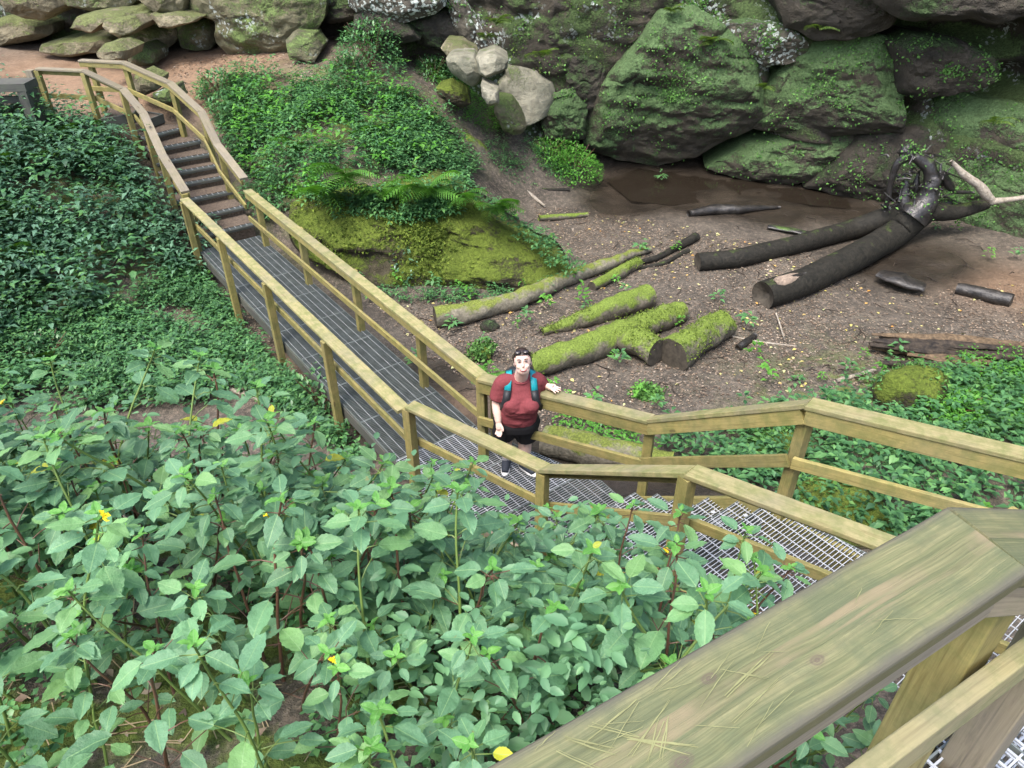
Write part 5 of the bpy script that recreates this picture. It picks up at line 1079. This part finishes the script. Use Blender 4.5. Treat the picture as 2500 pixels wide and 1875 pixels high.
for i, (x, y, z, sd) in enumerate(spots):
    k = int(r_.integers(len(protos))) if i >= len(protos) else i
    p0, tip = protos[k]
    yel = False
    if not used[k]: root = p0; used[k] = True; kids = None
    else:
        root = p0.copy(); COL.objects.link(root)
        for c in pr_kids[k]:
            q = c.copy(); q.parent = root; COL.objects.link(q)
            if c.name.startswith('leaf') and r_.random() < .007: q.data = YELM; yel = True
    sc_ = float(r_.uniform(.82, 1.18)); rz = float(r_.uniform(0, 6.28))
    if sd > .1: sc_ *= .85
    if x < -.8 and sd > -.3: sc_ *= 1.15
    root.location = (x, y, z - .02); root.rotation_euler = (float(r_.normal(0, .10)) - .08, float(r_.normal(0, .10)), rz) ; root.scale = (sc_,) * 3
    if k in (0, 4): root['label'] = 'green broad leaved jewelweed with a reddish brown stem in the near bank patch'; root['group'] = 'red stemmed jewelweeds on the near bank'
    if yel: root['label'] = 'jewelweed carrying a yellowed leaf in the near bank patch'; root['group'] = 'jewelweeds with yellowed leaves'
    if i in flow_at:
        root['label'] = 'jewelweed with a yellow flower, ' + FLAB[FLW.index(flow_at[i])]; del root['group']
        f = bpy.data.objects.new('flower', FLOW); COL.objects.link(f); f.parent = root; f.location = (tip.x + .03, tip.y, tip.z + .02); f.scale = (.035,) * 3; f.rotation_euler = (float(r_.uniform(-.5, .5)), -.5, float(r_.uniform(0, 6)))
# the rest of the crowd, too many to count
jx = np.column_stack([r_.uniform(-5.2, 1.2, 9000), r_.uniform(.3, 3.6, 9000)]); jsd = _brow_sd(jx[:, 0], jx[:, 1]); jx = jx[(jsd < np.where(jx[:, 0] < -.1, 2.3, .75)) & (((jx - KK) @ NK) < -.3) & (fbm(np.column_stack([jx, jx[:, 0] * 0]) * 1.4, 3, 31) > -.26 + .9 * np.clip(1.45 - jx[:, 1], 0, 1) + .8 * np.clip(jx[:, 0] - .25, 0, 1))][:1500]
P, D, S = herb_leaves(np.column_stack([jx, G(jx[:, 0], jx[:, 1])]), r_.uniform(.25, .66, len(jx)), r_.uniform(.055, .095, len(jx)), 10, .11); D[:, 2] = D[:, 2] * .6
tt = np.linspace(0, 1, 9); ww = .27 * np.sin(np.pi * tt ** .82) ** .8; ww[0] = .012; ww[-1] = .006; uu = np.array([-1, -.5, 0, .5, 1.0])
TT, UU = np.meshgrid(tt, uu, indexing='ij'); TV = np.stack([TT, UU * ww[:, None] * (1 + .07 * np.where(np.arange(9) % 2, 1, -1)[:, None] * (abs(UU) > .9)), abs(UU) * ww[:, None] * .28 - .16 * TT ** 2], -1).reshape(-1, 3)
ti = np.arange(45).reshape(9, 5); TF = np.stack([ti[:-1, :-1], ti[1:, :-1], ti[1:, 1:], ti[:-1, 1:]], -1).reshape(-1, 4)
D /= np.linalg.norm(D, axis=1)[:, None]; UPV = np.array([0, 0, 1.0]) + r_.normal(0, .25, D.shape); SD = np.cross(UPV, D); SD /= np.linalg.norm(SD, axis=1)[:, None]; NN = np.cross(D, SD)
S = S * r_.uniform(.55, 1.15, len(S)); MV = P[:, None] + S[:, None, None] * (TV[None, :, 0:1] * D[:, None] + TV[None, :, 1:2] * SD[:, None] + TV[None, :, 2:3] * NN[:, None])
jm = mk('jewelweed_mass', MV.reshape(-1, 3), (TF[None] + 45 * np.arange(len(P))[:, None, None]).reshape(-1, 4), LF_MASS, None, True, np.zeros(3)); tag(jm, kind='stuff')
# low ground cover below them
xx = r_.uniform(-3, 1.1, 9000); yy = r_.uniform(.2, 3.2, 9000); k = (_brow_sd(xx, yy) < .7) & (((np.stack([xx, yy], 1) - KK) @ NK) < -.2) & (fbm(np.stack([xx, yy, 0 * xx], 1) * 2.2, 3, 9) > -.12); C = np.column_stack([xx[k], yy[k], G(xx[k], yy[k])])[:3600]
P, D, S = herb_leaves(C, r_.uniform(.03, .16, len(C)), r_.uniform(.022, .05, len(C)), 5, .04); leafcloud('ground_cover', P, D, S, LF_LOW, wid=.75, org=np.zeros(3))
m = MB(); rr = random.Random(3)
sx = np.array([(rr.uniform(-2.6, .8), rr.uniform(.3, 2.6), rr.uniform(0, 6.28), rr.uniform(.04, .16)) for _ in range(420)]); sk = _brow_sd(sx[:, 0], sx[:, 1]); sz = G(sx[:, 0], sx[:, 1])
for (x, y, a, l), sd, z in zip(sx.tolist(), sk.tolist(), sz.tolist()):
    if sd < .2: m.bar((x, y, z + .006), (x + l * math.cos(a), y + l * math.sin(a), z + rr.uniform(.004, .03)), .003, .002)
o = m.build('straw_litter', plain('dry_straw', (.32, .25, .15), .8)); tag(o, kind='stuff')

# ------------------------------------------------------------------ ferns, shrubs and single small plants
def frond_mesh(seed, n=15):
    r = np.random.default_rng(seed); m = MB(); droop = r.uniform(.25, .5)
    rach = lambda t: np.array([t, 0, .22 * math.sin(t * 2.2) - droop * t * t])
    pts = [tuple(rach(t)) for t in np.linspace(0, 1, 8)]; V, F = tube(pts, np.linspace(.008, .002, 8), 5); m.add(V, F)
    for i in range(n):
        t = .16 + .82 * i / (n - 1); L = .30 * math.sin(math.pi * min(1, (t * .92 + .06)) ** .9) ** .8 + .02; p = rach(t)
        for sg in (1, -1):
            d = np.array([.42, sg * 1.0, -.12]); d /= np.linalg.norm(d); a = np.array([1, 0, 0.]); k = 4; pl, ps = [], []
            for j in range(k + 1):
                f = j / k; w = .036 * (1 - f) ** .8 * (1.15 if j % 2 else .8) + .002; c = p + d * L * f + np.array([0, 0, -.06 * f * f]); pl.append(c + a * w); ps.append(c - a * w)
            m.add(pl + ps, [[j, j + 1, k + 2 + j, k + 1 + j] for j in range(k)])
    return meshdata('frond', m.v, m.f)
FRM = [frond_mesh(s) for s in range(5)]
def fern(px, py, size, label, mat, n=8, face=None, z=None, group='ferns'):
    p = gp(px, py) if z is None else z; root = empty('fern', p, label, 'fern', group); r = random.Random(int(px * 7 + py))
    for i in range(n):
        me = FRM[r.randrange(5)]
        key = (me.name, mat.name)
        if key not in FERNC: q = me.copy(); q.materials.clear(); q.materials.append(mat); FERNC[key] = q
        o = bpy.data.objects.new('frond', FERNC[key]); COL.objects.link(o); o.parent = root
        az = (2 * math.pi * i / n + r.uniform(-.3, .3)) if face is None else face + r.uniform(-1.1, 1.1)
        o.matrix_local = Matrix.Rotation(az, 4, 'Z') @ Matrix.Rotation(-r.uniform(.15, .7), 4, 'Y') @ Matrix.Rotation(r.uniform(-.3, .3), 4, 'X') @ Matrix.Scale(size * r.uniform(.7, 1.1), 4)
    return root
FERNC = {}
fern(845, 425, .8, 'large bright fern at the top left of the mossy boulder', LF_FERN, 9, -1.4, ob_(845, 432))
fern(1045, 462, .78, 'pale green fern drooping over the face of the mossy boulder', LF_FERN, 10, -1.5, ob_(1045, 468))
fern(1210, 505, .75, 'small fern near the right shoulder of the mossy boulder', LF_FERN, 8, -1.2, ob_(1210, 515))
fern(800, 400, .85, 'fern above the upper left corner of the mossy boulder', LF_FERN, 8, -1.6, ob_(790, 480))
for x, y, sz, lab in [(930, 470, .5, 'fern between the two large ferns on the mossy boulder'), (1130, 485, .5, 'fern right of the pale drooping fern'), (720, 360, .55, 'fern in the undergrowth above the bridge end'), (900, 330, .5, 'fern in the middle of the leafy slope'), (1010, 330, .45, 'fern on the slope left of the mossy plank log'), (640, 280, .5, 'fern near the bend of the far railing')]:
    fern(x, y, sz, lab, LF_FERN, 8, -1.4, ob_(x, y) if y > 450 else None)
fern(1130, 690, .3, 'tiny fern at the foot of the mossy boulder', LF_FERN, 6)
for x, y, sz, lab in [(60, 400, .9, 'dark fern under the bench end at the left edge'), (180, 330, .8, 'feathery fern just left of the far stairs'), (230, 400, .75, 'fern hanging beside the far stairs lower down'), (30, 520, .9, 'shaded fern halfway down the left edge'), (130, 300, .7, 'dark fern below the path fence'), (20, 640, .8, 'yellowing fern low on the left edge'), (110, 880, .5, 'low fern at the bottom of the left slope')]:
    fern(x, y, sz, lab, LF_FERN_D, 9, -1.2)
for x, y, sz, lab in [(1322, 140, .5, 'pale fern hanging alone on the dark cliff wall'), (1185, 95, .35, 'small fern on the cliff above the broken rocks'), (1210, 60, .4, 'fern tuft at the top of the dark wall'), (1740, 105, .45, 'fern tuft between the two lichen spotted blocks'), (1635, 30, .4, 'fern at the top of the big mossy slab'), (1990, 70, .4, 'fern growing in the crack below the overhang'), (1860, 215, .35, 'fern at the right corner of the big mossy slab'), (2420, 300, .4, 'fern on the mossy rock at the right edge')]:
    fern(x, y, sz, lab, LF_WALL, 6, -1.5, hit(x, y, 1.35)[0] + np.array([0, -.05, 0]))
fern(1190, 935, .35, 'small fern behind the near rail beside the person', LF_FERN, 6)

def bush(name, px, py, rx, rz, n, size, mat, label, cat='shrub', group=None, lift=0.0):
    c = gp(px, py); r = np.random.default_rng(int(px + py)); root = empty(name, c, label, cat, group)
    d = r.normal(0, 1, (n, 3)); d /= np.linalg.norm(d, axis=1)[:, None]; d[:, 2] = abs(d[:, 2]); q = d * (r.uniform(.35, 1, n) ** .5)[:, None]
    q *= (1 + .35 * fbm(d * 1.6 + px, 3, 4))[:, None]; P = c + q * np.array([rx, rx, rz]) + np.array([0, 0, lift]); D = d * np.array([1, 1, .35]) + r.normal(0, .45, d.shape)
    leafcloud('leaves', P, D, r.uniform(*size, n), mat, parent=root)
    m = MB()
    for i in range(9):
        a = i * .7; V, F = tube([tuple(c + [0, 0, -.05]), tuple(c + np.array([math.cos(a) * rx * .3, math.sin(a) * rx * .3, rz * .5])), tuple(c + np.array([math.cos(a) * rx * .6, math.sin(a) * rx * .6, rz * .85]))], [.012, .009, .004], 5); m.add(V, F)
    m.build('stems', M_STEM_R, root); return root
bush('shrub', 905, 165, .75, 1.0, 1500, (.06, .12), LF_LOW, 'rounded green shrub on the dirt saddle below the lichen block')
bush('shrub', 850, 190, .45, .5, 450, (.06, .12), LF_LOW, 'lower left lobe of green shrub beside the rounded one')
bush('shrub', 1060, 190, .55, .5, 600, (.05, .10), LF_LOW, 'spreading shrub left of the pale broken rocks')
bush('shrub', 1400, 430, .75, .75, 1900, (.04, .08), LF_BRIGHT, 'bright light green bush at the foot of the dark cliff')
bush('shrub', 1340, 390, .6, .55, 900, (.04, .08), LF_BRIGHT, 'light green bush leaning on the mossy block')
bush('shrub', 540, 235, .55, .55, 500, (.07, .13), LF_LOW, 'leafy shrub at the right of the far stairs')
bush('shrub', 1000, 660, .40, .55, 330, (.06, .11), LF_DARK, 'blue green plant in front of the mossy boulder')
bush('shrub', 795, 1010, .5, .75, 420, (.07, .11), LF_LOW, 'small leaved shrub leaning on the footbridge post')
bush('shrub', 880, 1060, .4, .5, 260, (.06, .10), LF_LOW, 'low shrub under the near end of the footbridge')
bush('shrub', 460, 590, .55, .5, 420, (.08, .13), LF_DARK, 'blue green shrub against the left bridge rail')
bush('shrub', 120, 880, .55, .4, 380, (.04, .08), LF_LOW, 'low rounded shrub at the foot of the left slope')
bush('shrub', 2330, 1010, .45, .3, 420, (.05, .09), LF_BRIGHT, 'bright low plant beside the mossy stump')
HM = []
for s in range(6):
    r = np.random.default_rng(s + 60); P, D, S = herb_leaves(np.zeros((1, 3)), r.uniform(.18, .34, 1), r.uniform(.09, .13, 1), 16, .09, r)
    o = leafcloud('leafy_plant', P, D, S, [LF_BRIGHT, LF_LOW][s % 2], kind=None, org=np.zeros(3)); HM.append(o.data); bpy.data.objects.remove(o)
SP = [(1260,805),(1285,790),(1145,735),(1180,850),(1420,760),(1445,765),(1500,885),(1515,905),(1540,870),(1655,780),(1640,800),(1745,740),(1500,700),(1520,720),(1330,760),(1110,810),(1130,790),(1090,680),(1010,660),(960,770),(985,790),(1440,1000),(1420,1030),(1480,1040),(1555,980),(1600,1010),(1350,960),(1820,800),(1835,870),(1930,940),(2000,935),(2060,920),(2140,925),(2110,940),(1885,955),(2180,890),(2105,880),(2190,880),(2385,1290),
      (640,690),(600,715),(560,700),(520,690),(640,750),(580,650),(500,790),(640,930),(700,935),(560,885),(690,1000),(740,970),(1610,450),(2330,575),(2290,560),(2410,640),(2480,640),(1650,620),(1560,620),(1240,560),(1280,640),(900,740),(870,700),(1190,690),(600,470),(620,420),(470,455),(440,520),(1020,900),(1200,930),(690,300),(1120,470),(1160,520)]
SP += [(1385, 640), (1405, 665), (1340, 610), (1300, 580), (1400, 690), (1330, 700), (1270, 712), (1200, 715), (1120, 712), (1060, 712), (980, 712), (1250, 545), (1210, 520)]
for i, (x, y) in enumerate(SP):
    p = gp(x, y); o = bpy.data.objects.new('leafy_plant', HM[i % 6]); COL.objects.link(o); o.location = p; o.rotation_euler = (0, 0, i * 1.7); sc_ = .8 + .5 * ((i * 37) % 10) / 10; o.scale = (sc_,) * 3
    tag(o, 'small leafy green plant growing singly among the logs and litter', 'plant', 'small plants scattered over the ravine floor')

# ------------------------------------------------------------------ the person on the platform
def fuse(name, parts, mat, parent=None, voxel=.007, smooth_it=4, cut=None):
    m = MB()
    for V, F in parts: m.add(V, F)
    me = meshdata(name + '_src', m.v, m.f); o = bpy.data.objects.new(name, me); COL.objects.link(o)
    md = o.modifiers.new('r', 'REMESH'); md.mode = 'VOXEL'; md.voxel_size = voxel; sm = o.modifiers.new('s', 'SMOOTH'); sm.iterations = smooth_it; sm.factor = .5
    me2 = bpy.data.meshes.new_from_object(o.evaluated_get(bpy.context.evaluated_depsgraph_get())); me2.name = name; o.modifiers.clear(); o.data = me2; bpy.data.meshes.remove(me)
    if cut is not None:
        bm = bmesh.new(); bm.from_mesh(me2)
        for co, no in cut: bmesh.ops.bisect_plane(bm, geom=bm.verts[:] + bm.edges[:] + bm.faces[:], plane_co=co, plane_no=no, clear_outer=True)
        bm.to_mesh(me2); bm.free()
    me2.polygons.foreach_set('use_smooth', np.ones(len(me2.polygons), bool))
    me2.materials.clear(); me2.materials.append(mat)
    if parent is not None:
        me2.transform(Matrix.Translation(-Vector(parent.location))); o.parent = parent
    return o
def ell(c, r, R=None, n=16):
    bm = bmesh.new(); bmesh.ops.create_uvsphere(bm, u_segments=n, v_segments=n // 2 + 2, radius=1)
    V = np.array([v.co for v in bm.verts]) * np.array(r); F = [[v.index for v in f.verts] for f in bm.faces]; bm.free()
    if R is not None: V = V @ np.array(R).T
    return V + np.array(c), F
def limb(pts, rad, seg=12, sub=4): return tube([tuple(p) for p in pts], rad, seg, 0, 1, 0, True, None, sub)
def loft(rings, seg=28):
    V, F = [], []
    for (x, y, z, rx, ry) in rings:
        for k in range(seg):
            a = 2 * math.pi * k / seg; ca_, sa_ = math.cos(a), math.sin(a); V.append((x + rx * math.copysign(abs(ca_) ** .85, ca_), y + ry * math.copysign(abs(sa_) ** .85, sa_), z))
    n = len(rings)
    for i in range(n - 1):
        for k in range(seg): F.append([i * seg + k, i * seg + (k + 1) % seg, (i + 1) * seg + (k + 1) % seg, (i + 1) * seg + k])
    F.append(list(reversed(range(seg)))); F.append([(n - 1) * seg + k for k in range(seg)]); return V, F
def Y(px, py, y): return at_y(px, py, y)
SKIN, snt, sb_ = newmat('pale_skin'); sb_.inputs['Base Color'].default_value = (.62, .43, .36, 1); sb_.inputs['Roughness'].default_value = .5; sb_.inputs['Subsurface Weight'].default_value = .1; sb_.inputs['Subsurface Radius'].default_value = (.01, .004, .002)
SHIRT = plain('burgundy_cotton', (.165, .040, .046), .85, 0, .15, 60, .18, .3); SHORT = plain('black_fabric', (.012, .012, .014), .8, 0, .2, 30, .2)
HAIR = plain('dark_brown_hair', (.025, .015, .012), .4, 0, .4, 90, .4, .4); SHOE = plain('navy_mesh_shoe', (.022, .027, .038), .7, 0, .3, 80, .3); SOLE = plain('white_rubber', (.6, .6, .6), .6)
SOCK = plain('grey_sock', (.22, .22, .24), .9); TURQ = plain('turquoise_webbing', (.010, .26, .31), .5, 0, .4, 60, .15); BLACK = plain('black_nylon', (.012, .013, .016), .6); LIP = plain('lips', (.36, .10, .095), .5); DARK = plain('eye_dark', (.05, .03, .025), .3); WHITE = plain('teeth', (.62, .60, .57), .3); BROWM = plain('brow', (.10, .06, .045), .8); LENS = plain('sunglass_lens', (.02, .015, .015), .12, 0, .6)
fl, fr_ = at(1236, 1128, .06), at(1281, 1136, .06)
per = empty('person', ((fl[0] + fr_[0]) / 2, fl[1] + .0, 0), 'smiling person in burgundy shirt and black shorts with a hand on the rail, looking up', 'person')
nk = Y(1272, 920, 5.86); hd = Y(1276, 884, 5.80)
sL, eL, wL = Y(1224, 930, 5.86), Y(1211, 982, 5.84), Y(1217, 1030, 5.74)
sR, eR = Y(1312, 926, 5.90), Y(1331, 951, 5.98)
rail_z = 1.1; tR = (Vector(RD) - Vector(RA)).normalized()
hR = at(1341, 948, rail_z + .035); wR = hR + np.array([-.03, .02, .02])
hipc = Y(1262, 1014, 5.90); kneeL, kneeR = np.array([fl[0] - .01, fl[1] - .01, .46]), np.array([fr_[0] + .0, fr_[1] - .0, .46])
zt = hipc[2]
# head frame: face turned up towards the camera
to = (camp - hd); yaw = math.atan2(to[0], -to[1]) ; RH = np.array(Matrix.Rotation(yaw + .02, 3, 'Z') @ Matrix.Rotation(-math.radians(24), 3, 'X') @ Matrix.Rotation(math.radians(-5), 3, 'Y'))
def H(p): return hd + RH @ np.array(p)
def hell(c, r, n=14): return ell(H(c), r, RH, n)
def fingers(w, d, side, up_n, spread, curl, L=(.068, .078, .074, .060), thumb=1, base=.075):
    """palm and five fingers; d along the hand, side towards the little finger"""
    d = np.array(d) / np.linalg.norm(d); side = np.array(side) / np.linalg.norm(side); up_n = np.array(up_n); out = [limb([w, w + d * .04, w + d * base], [.026, .034, .033], 10, 3), ell(w + d * .05, (.036, .036, .02), np.column_stack([side, d, up_n]))]
    for k in range(4):
        o = (k - 1.5) * .019; p0 = w + d * .05 + side * o * .8; dd = d + side * (k - 1.5) * spread; dd /= np.linalg.norm(dd); p1 = w + d * (base + .004) + side * o; p2 = p1 + dd * L[k] * .5 - up_n * curl * .008; p3 = p2 + dd * L[k] * .5 * (1 - curl * .3) - up_n * curl * .028
        out.append(limb([p0, p1, p2, p3], [.011, .0105, .0098, .008], 8, 3))
    t0 = w + d * .018 - side * .02; t1 = w + d * .045 - side * .048; t2 = w + d * .082 - side * .056 - up_n * .006; out.append(limb([t0, t1, t2], [.014, .0125, .009], 8, 3)); return out
hd_dir = np.array([tR.x * .9, tR.y * .6 - .25, -.05])
handR = fingers(wR, hd_dir, np.array([-hd_dir[1], hd_dir[0], 0]) * -1, np.array([0, 0, 1.0]), .26, .25)
handL = fingers(wL, (.10, -.28, -.95), (-.75, .62, -.1), np.array([.6, .75, -.1]), .05, 1.0)
body = [hell((0, .012, .012), (.082, .098, .112), 20), hell((0, -.02, -.062), (.064, .066, .062)), hell((0, -.035, -.045), (.058, .055, .05)), hell((0, -.094, -.018), (.013, .020, .018), 10), hell((0, -.088, .008), (.009, .012, .028), 10), hell((.078, .01, -.01), (.012, .022, .030), 8), hell((-.078, .01, -.01), (.012, .022, .030), 8), hell((.036, -.062, -.03), (.026, .026, .024), 10), hell((-.036, -.062, -.03), (.026, .026, .024), 10),
        limb([nk + [0, .02, -.06], nk + [0, .0, .0], H((0, .01, -.06))], [.085, .068, .066]),
        limb([nk + [0, .03, -.07], (sL + nk) / 2 + [0, .02, -.045], sL + [0, 0, -.015], (sL + eL) / 2, eL, (eL + wL) / 2 + [0, -.005, 0], wL], [.06, .058, .058, .060, .047, .045, .031]),
        limb([nk + [0, .03, -.07], (sR + nk) / 2 + [0, .02, -.045], sR + [0, 0, -.015], (sR + eR) / 2, eR, (eR + wR) / 2, wR], [.06, .058, .056, .056, .045, .040, .029]),
        limb([hipc + [-.09, 0, .0], kneeL, (kneeL + fl) / 2 + [0, .015, 0], fl + [0, .02, .05], fl + [0, 0, -.01]], [.12, .075, .068, .042, .044]), limb([hipc + [.09, 0, .0], kneeR, (kneeR + fr_) / 2 + [0, .015, 0], fr_ + [0, .02, .05], fr_ + [0, 0, -.01]], [.12, .075, .068, .042, .044]),
        loft([(nk[0], nk[1] + .02, nk[2] - .02, .09, .06), (nk[0], nk[1] + .01, nk[2] - .2, .14, .10), (hipc[0], hipc[1], hipc[2], .15, .12)])] + handR + handL
fuse('body', body, SKIN, per, .0058, 3)
tx = [(nk[0], nk[1] + .012, nk[2] - .012, .098, .082), (nk[0], nk[1] + .02, nk[2] - .05, .165, .095), (nk[0], nk[1] + .02, nk[2] - .10, .195, .118), (nk[0] - .004, nk[1] - .005, nk[2] - .20, .195, .150), (nk[0] - .006, nk[1] - .03, nk[2] - .29, .196, .175), ((nk[0] + hipc[0]) / 2, nk[1] + .0, nk[2] - .40, .190, .165), (hipc[0], hipc[1] - .02, hipc[2] + .13, .203, .178), (hipc[0], hipc[1] - .01, hipc[2] + .03, .208, .180), (hipc[0], hipc[1], hipc[2] - .03, .202, .172)]
dL = (eL - sL) / np.linalg.norm(eL - sL); dR = (eR - sR) / np.linalg.norm(eR - sR)
shirt = [loft(tx), limb([nk + [-.03, .02, -.06], sL + [.01, 0, .0], sL + dL * .10, sL + dL * .205], [.075, .080, .078, .082]), limb([nk + [.03, .02, -.06], sR + [-.01, 0, .0], sR + dR * .06, sR + dR * .125], [.08, .082, .078, .078]), ell(nk + [-.085, -.135, -.25], (.09, .075, .085)), ell(nk + [.085, -.135, -.25], (.09, .075, .085))]
so = fuse('shirt', shirt, SHIRT, per, .010, 5)
co = np.array([v.co for v in so.data.vertices]); w_ = fbm(co * np.array([9, 9, 16]) + 3, 3, 8) * .020 * np.clip((nk[2] - co[:, 2]) * 4, .2, 1); co += w_[:, None] * np.array([.4, -1, .2]); so.data.vertices.foreach_set('co', co.astype(np.float32).ravel())
V, F = tube([tuple(nk + np.array([math.cos(a) * .092, math.sin(a) * .078 + .004, -.004 - .028 * (1 - math.sin(a)) / 2])) for a in np.linspace(0, 2 * math.pi, 25)], [.008] * 25, 8, cap=False); mk('collar', V, F, SHIRT, per, True)
shorts = [loft([(hipc[0], hipc[1], hipc[2] + .06, .19, .155), (hipc[0], hipc[1], hipc[2] - .05, .225, .18), (hipc[0], hipc[1], hipc[2] - .13, .22, .17)]), limb([hipc + [-.10, 0, -.05], hipc * [.4, .4, .4] + kneeL * .6 + [-.03, 0, .02], kneeL + [-.02, 0, .0]], [.145, .135, .125]), limb([hipc + [.10, 0, -.05], hipc * .4 + kneeR * .6 + [.03, 0, .02], kneeR + [.02, 0, .0]], [.145, .135, .125])]
fuse('shorts', shorts, SHORT, per, .010, 4)
for f_, yaw_ in ((fl, -.10), (fr_, .75)):
    R_ = np.array(Matrix.Rotation(yaw_, 3, 'Z')); fp = lambda p: np.array([f_[0], f_[1], 0]) + R_ @ np.array(p)
    q = [(0, .07, .0), (0, .03, 0), (0, -.06, 0), (0, -.13, 0), (0, -.17, 0)]
    up_sh = [limb([fp((0, .055, .055)), fp((0, .0, .062)), fp((0, -.07, .052)), fp((0, -.145, .040))], [.046, .050, .046, .036]), limb([fp((0, .02, .05)), fp((0, .025, .11))], [.046, .047])]
    fuse('shoe', up_sh, SHOE, per, .007, 3)
    V, F = loft([(0, 0, .004, 1, 1), (0, 0, .03, 1.03, 1.02), (0, 0, .036, .98, .98)], 24); V = [fp((v[0] * (.048 if v[1] < 0 else .042), v[1] * .135 - .045, v[2])) for v in V]; mk('sole', V, F, SOLE, per, True)
    V, F = limb([np.array([f_[0], f_[1] + .02, .09]), np.array([f_[0], f_[1] + .02, .15])], [.049, .047]); mk('sock', V, F, SOCK, per, True)
# hair drawn back from the forehead
Vh, Fh = ell((0, .020, .020), (.089, .105, .118), None, 36); Vh = np.array(Vh); keep = lambda v: not ((v[1] < -.030 and v[2] < .066 + .12 * (abs(v[0]) / .09) ** 4 * -.35) or (v[2] < -.035 and v[1] < .03))
Fh = [f for f in Fh if all(keep(Vh[i]) for i in f)]; Vw = hd + (Vh @ RH.T); ho = mk('hair', Vw, Fh, HAIR, per, True); sd_ = ho.modifiers.new('t', 'SOLIDIFY'); sd_.thickness = .012; sd_.offset = -1
V, F = hell((0, .115, -.03), (.04, .035, .06)); mk('hair_knot', V, F, HAIR, per, True)
for sg in (-1, 1):
    V, F = hell((sg * .031, -.0865, .018), (.015, .008, .0075), 12); mk('eye', V, F, DARK, per, True)
    P_ = [H((sg * (.014 + .013 * k), -.096 + .004 * k * k * .6, .036 + .004 * (1.5 - abs(k - 1.5)))) for k in range(4)]; V, F = tube(P_, [.004, .0055, .005, .003], 6); mk('eyebrow', V, F, BROWM, per, True)
P_ = [H((x, -.0895 + 6.5 * x * x, -.066 + 9.0 * x * x)) for x in np.linspace(-.032, .032, 9)]; V, F = tube(P_, [.004, .0085, .0105, .011, .011, .011, .0105, .0085, .004], 8); mk('lips', V, F, LIP, per, True)
P_ = [H((x, -.0955 + 6.5 * x * x, -.063 + 9.0 * x * x)) for x in np.linspace(-.024, .024, 9)]; V, F = tube(P_, [.002, .0032, .004, .0042, .0042, .0042, .004, .0032, .002], 8); mk('teeth', V, F, WHITE, per, True)
# sunglasses pushed up on the hair, and the backpack
sg_ = empty('sunglasses', H((0, -.05, .11)), 'dark sunglasses pushed up on top of the smiling person\'s hair', 'sunglasses')
for s_ in (-1, 1):
    V, F = ell(H((s_ * .036, -.068, .108)), (.030, .010, .022), RH @ np.array(Matrix.Rotation(-.9, 3, 'X')), 14); mk('lens', V, F, LENS, sg_, True)
    V, F = tube([H((s_ * .066, -.062, .102)), H((s_ * .092, -.01, .07)), H((s_ * .094, .04, .03))], [.004, .004, .003], 6); mk('temple', V, F, LENS, sg_, True)
V, F = tube([H((-.012, -.078, .112)), H((.012, -.078, .112))], [.004, .004], 6); mk('bridge', V, F, LENS, sg_, True)
bp = empty('backpack', nk + np.array([0, .2, -.45]), 'backpack with bright turquoise shoulder straps worn by the smiling person', 'backpack')
V, F = loft([(nk[0], nk[1] + .21, nk[2] - .05, .12, .06), (nk[0], nk[1] + .24, nk[2] - .12, .16, .10), (nk[0] - .02, nk[1] + .26, nk[2] - .35, .17, .13), (nk[0] - .03, nk[1] + .24, nk[2] - .55, .16, .11), (nk[0] - .03, nk[1] + .22, nk[2] - .60, .12, .07)]); mk('pack', V, F, BLACK, bp, True)
for s_ in (-1, 1):
    path = [(.112, .10, .03), (.112, .03, .055), (.118, -.045, .018), (.128, -.105, -.05), (.140, -.142, -.12), (.160, -.135, -.20), (.195, -.07, -.275)]
    P_ = [nk + np.array([s_ * x, y + .01, z - .045]) for x, y, z in path]; n = len(P_)
    for nm, a, b, mat, wd in (('strap', 0, 4, TURQ, .030), ('strap_pad', 3, n, BLACK, .027), ('strap_edge', 0, n, BLACK, .036)):
        pts_ = np.array(P_[a:b]); T = np.gradient(pts_, axis=0); T /= np.linalg.norm(T, axis=1)[:, None]; cx = np.array([nk[0], nk[1] + .05, 0]); o_ = pts_ - cx; o_[:, 2] = .12 - np.abs(o_[:, 1]) * .2; o_[:, 0] *= .3
        o_ -= (o_ * T).sum(1)[:, None] * T; o_ /= np.linalg.norm(o_, axis=1)[:, None]; S_ = np.cross(T, o_); k = len(pts_); e = .006 if nm != 'strap_edge' else .0
        V = np.concatenate([pts_ + S_ * wd + o_ * (.012 + e), pts_ - S_ * wd + o_ * (.012 + e), pts_ - S_ * wd - o_ * .01, pts_ + S_ * wd - o_ * .01]); F = []
        for i in range(k - 1):
            for q in range(4): F.append([q * k + i, q * k + i + 1, ((q + 1) % 4) * k + i + 1, ((q + 1) % 4) * k + i])
        F += [[0, k, 2 * k, 3 * k], [k - 1, 4 * k - 1, 3 * k - 1, 2 * k - 1]]; mk(nm, V, F, mat, bp, True)
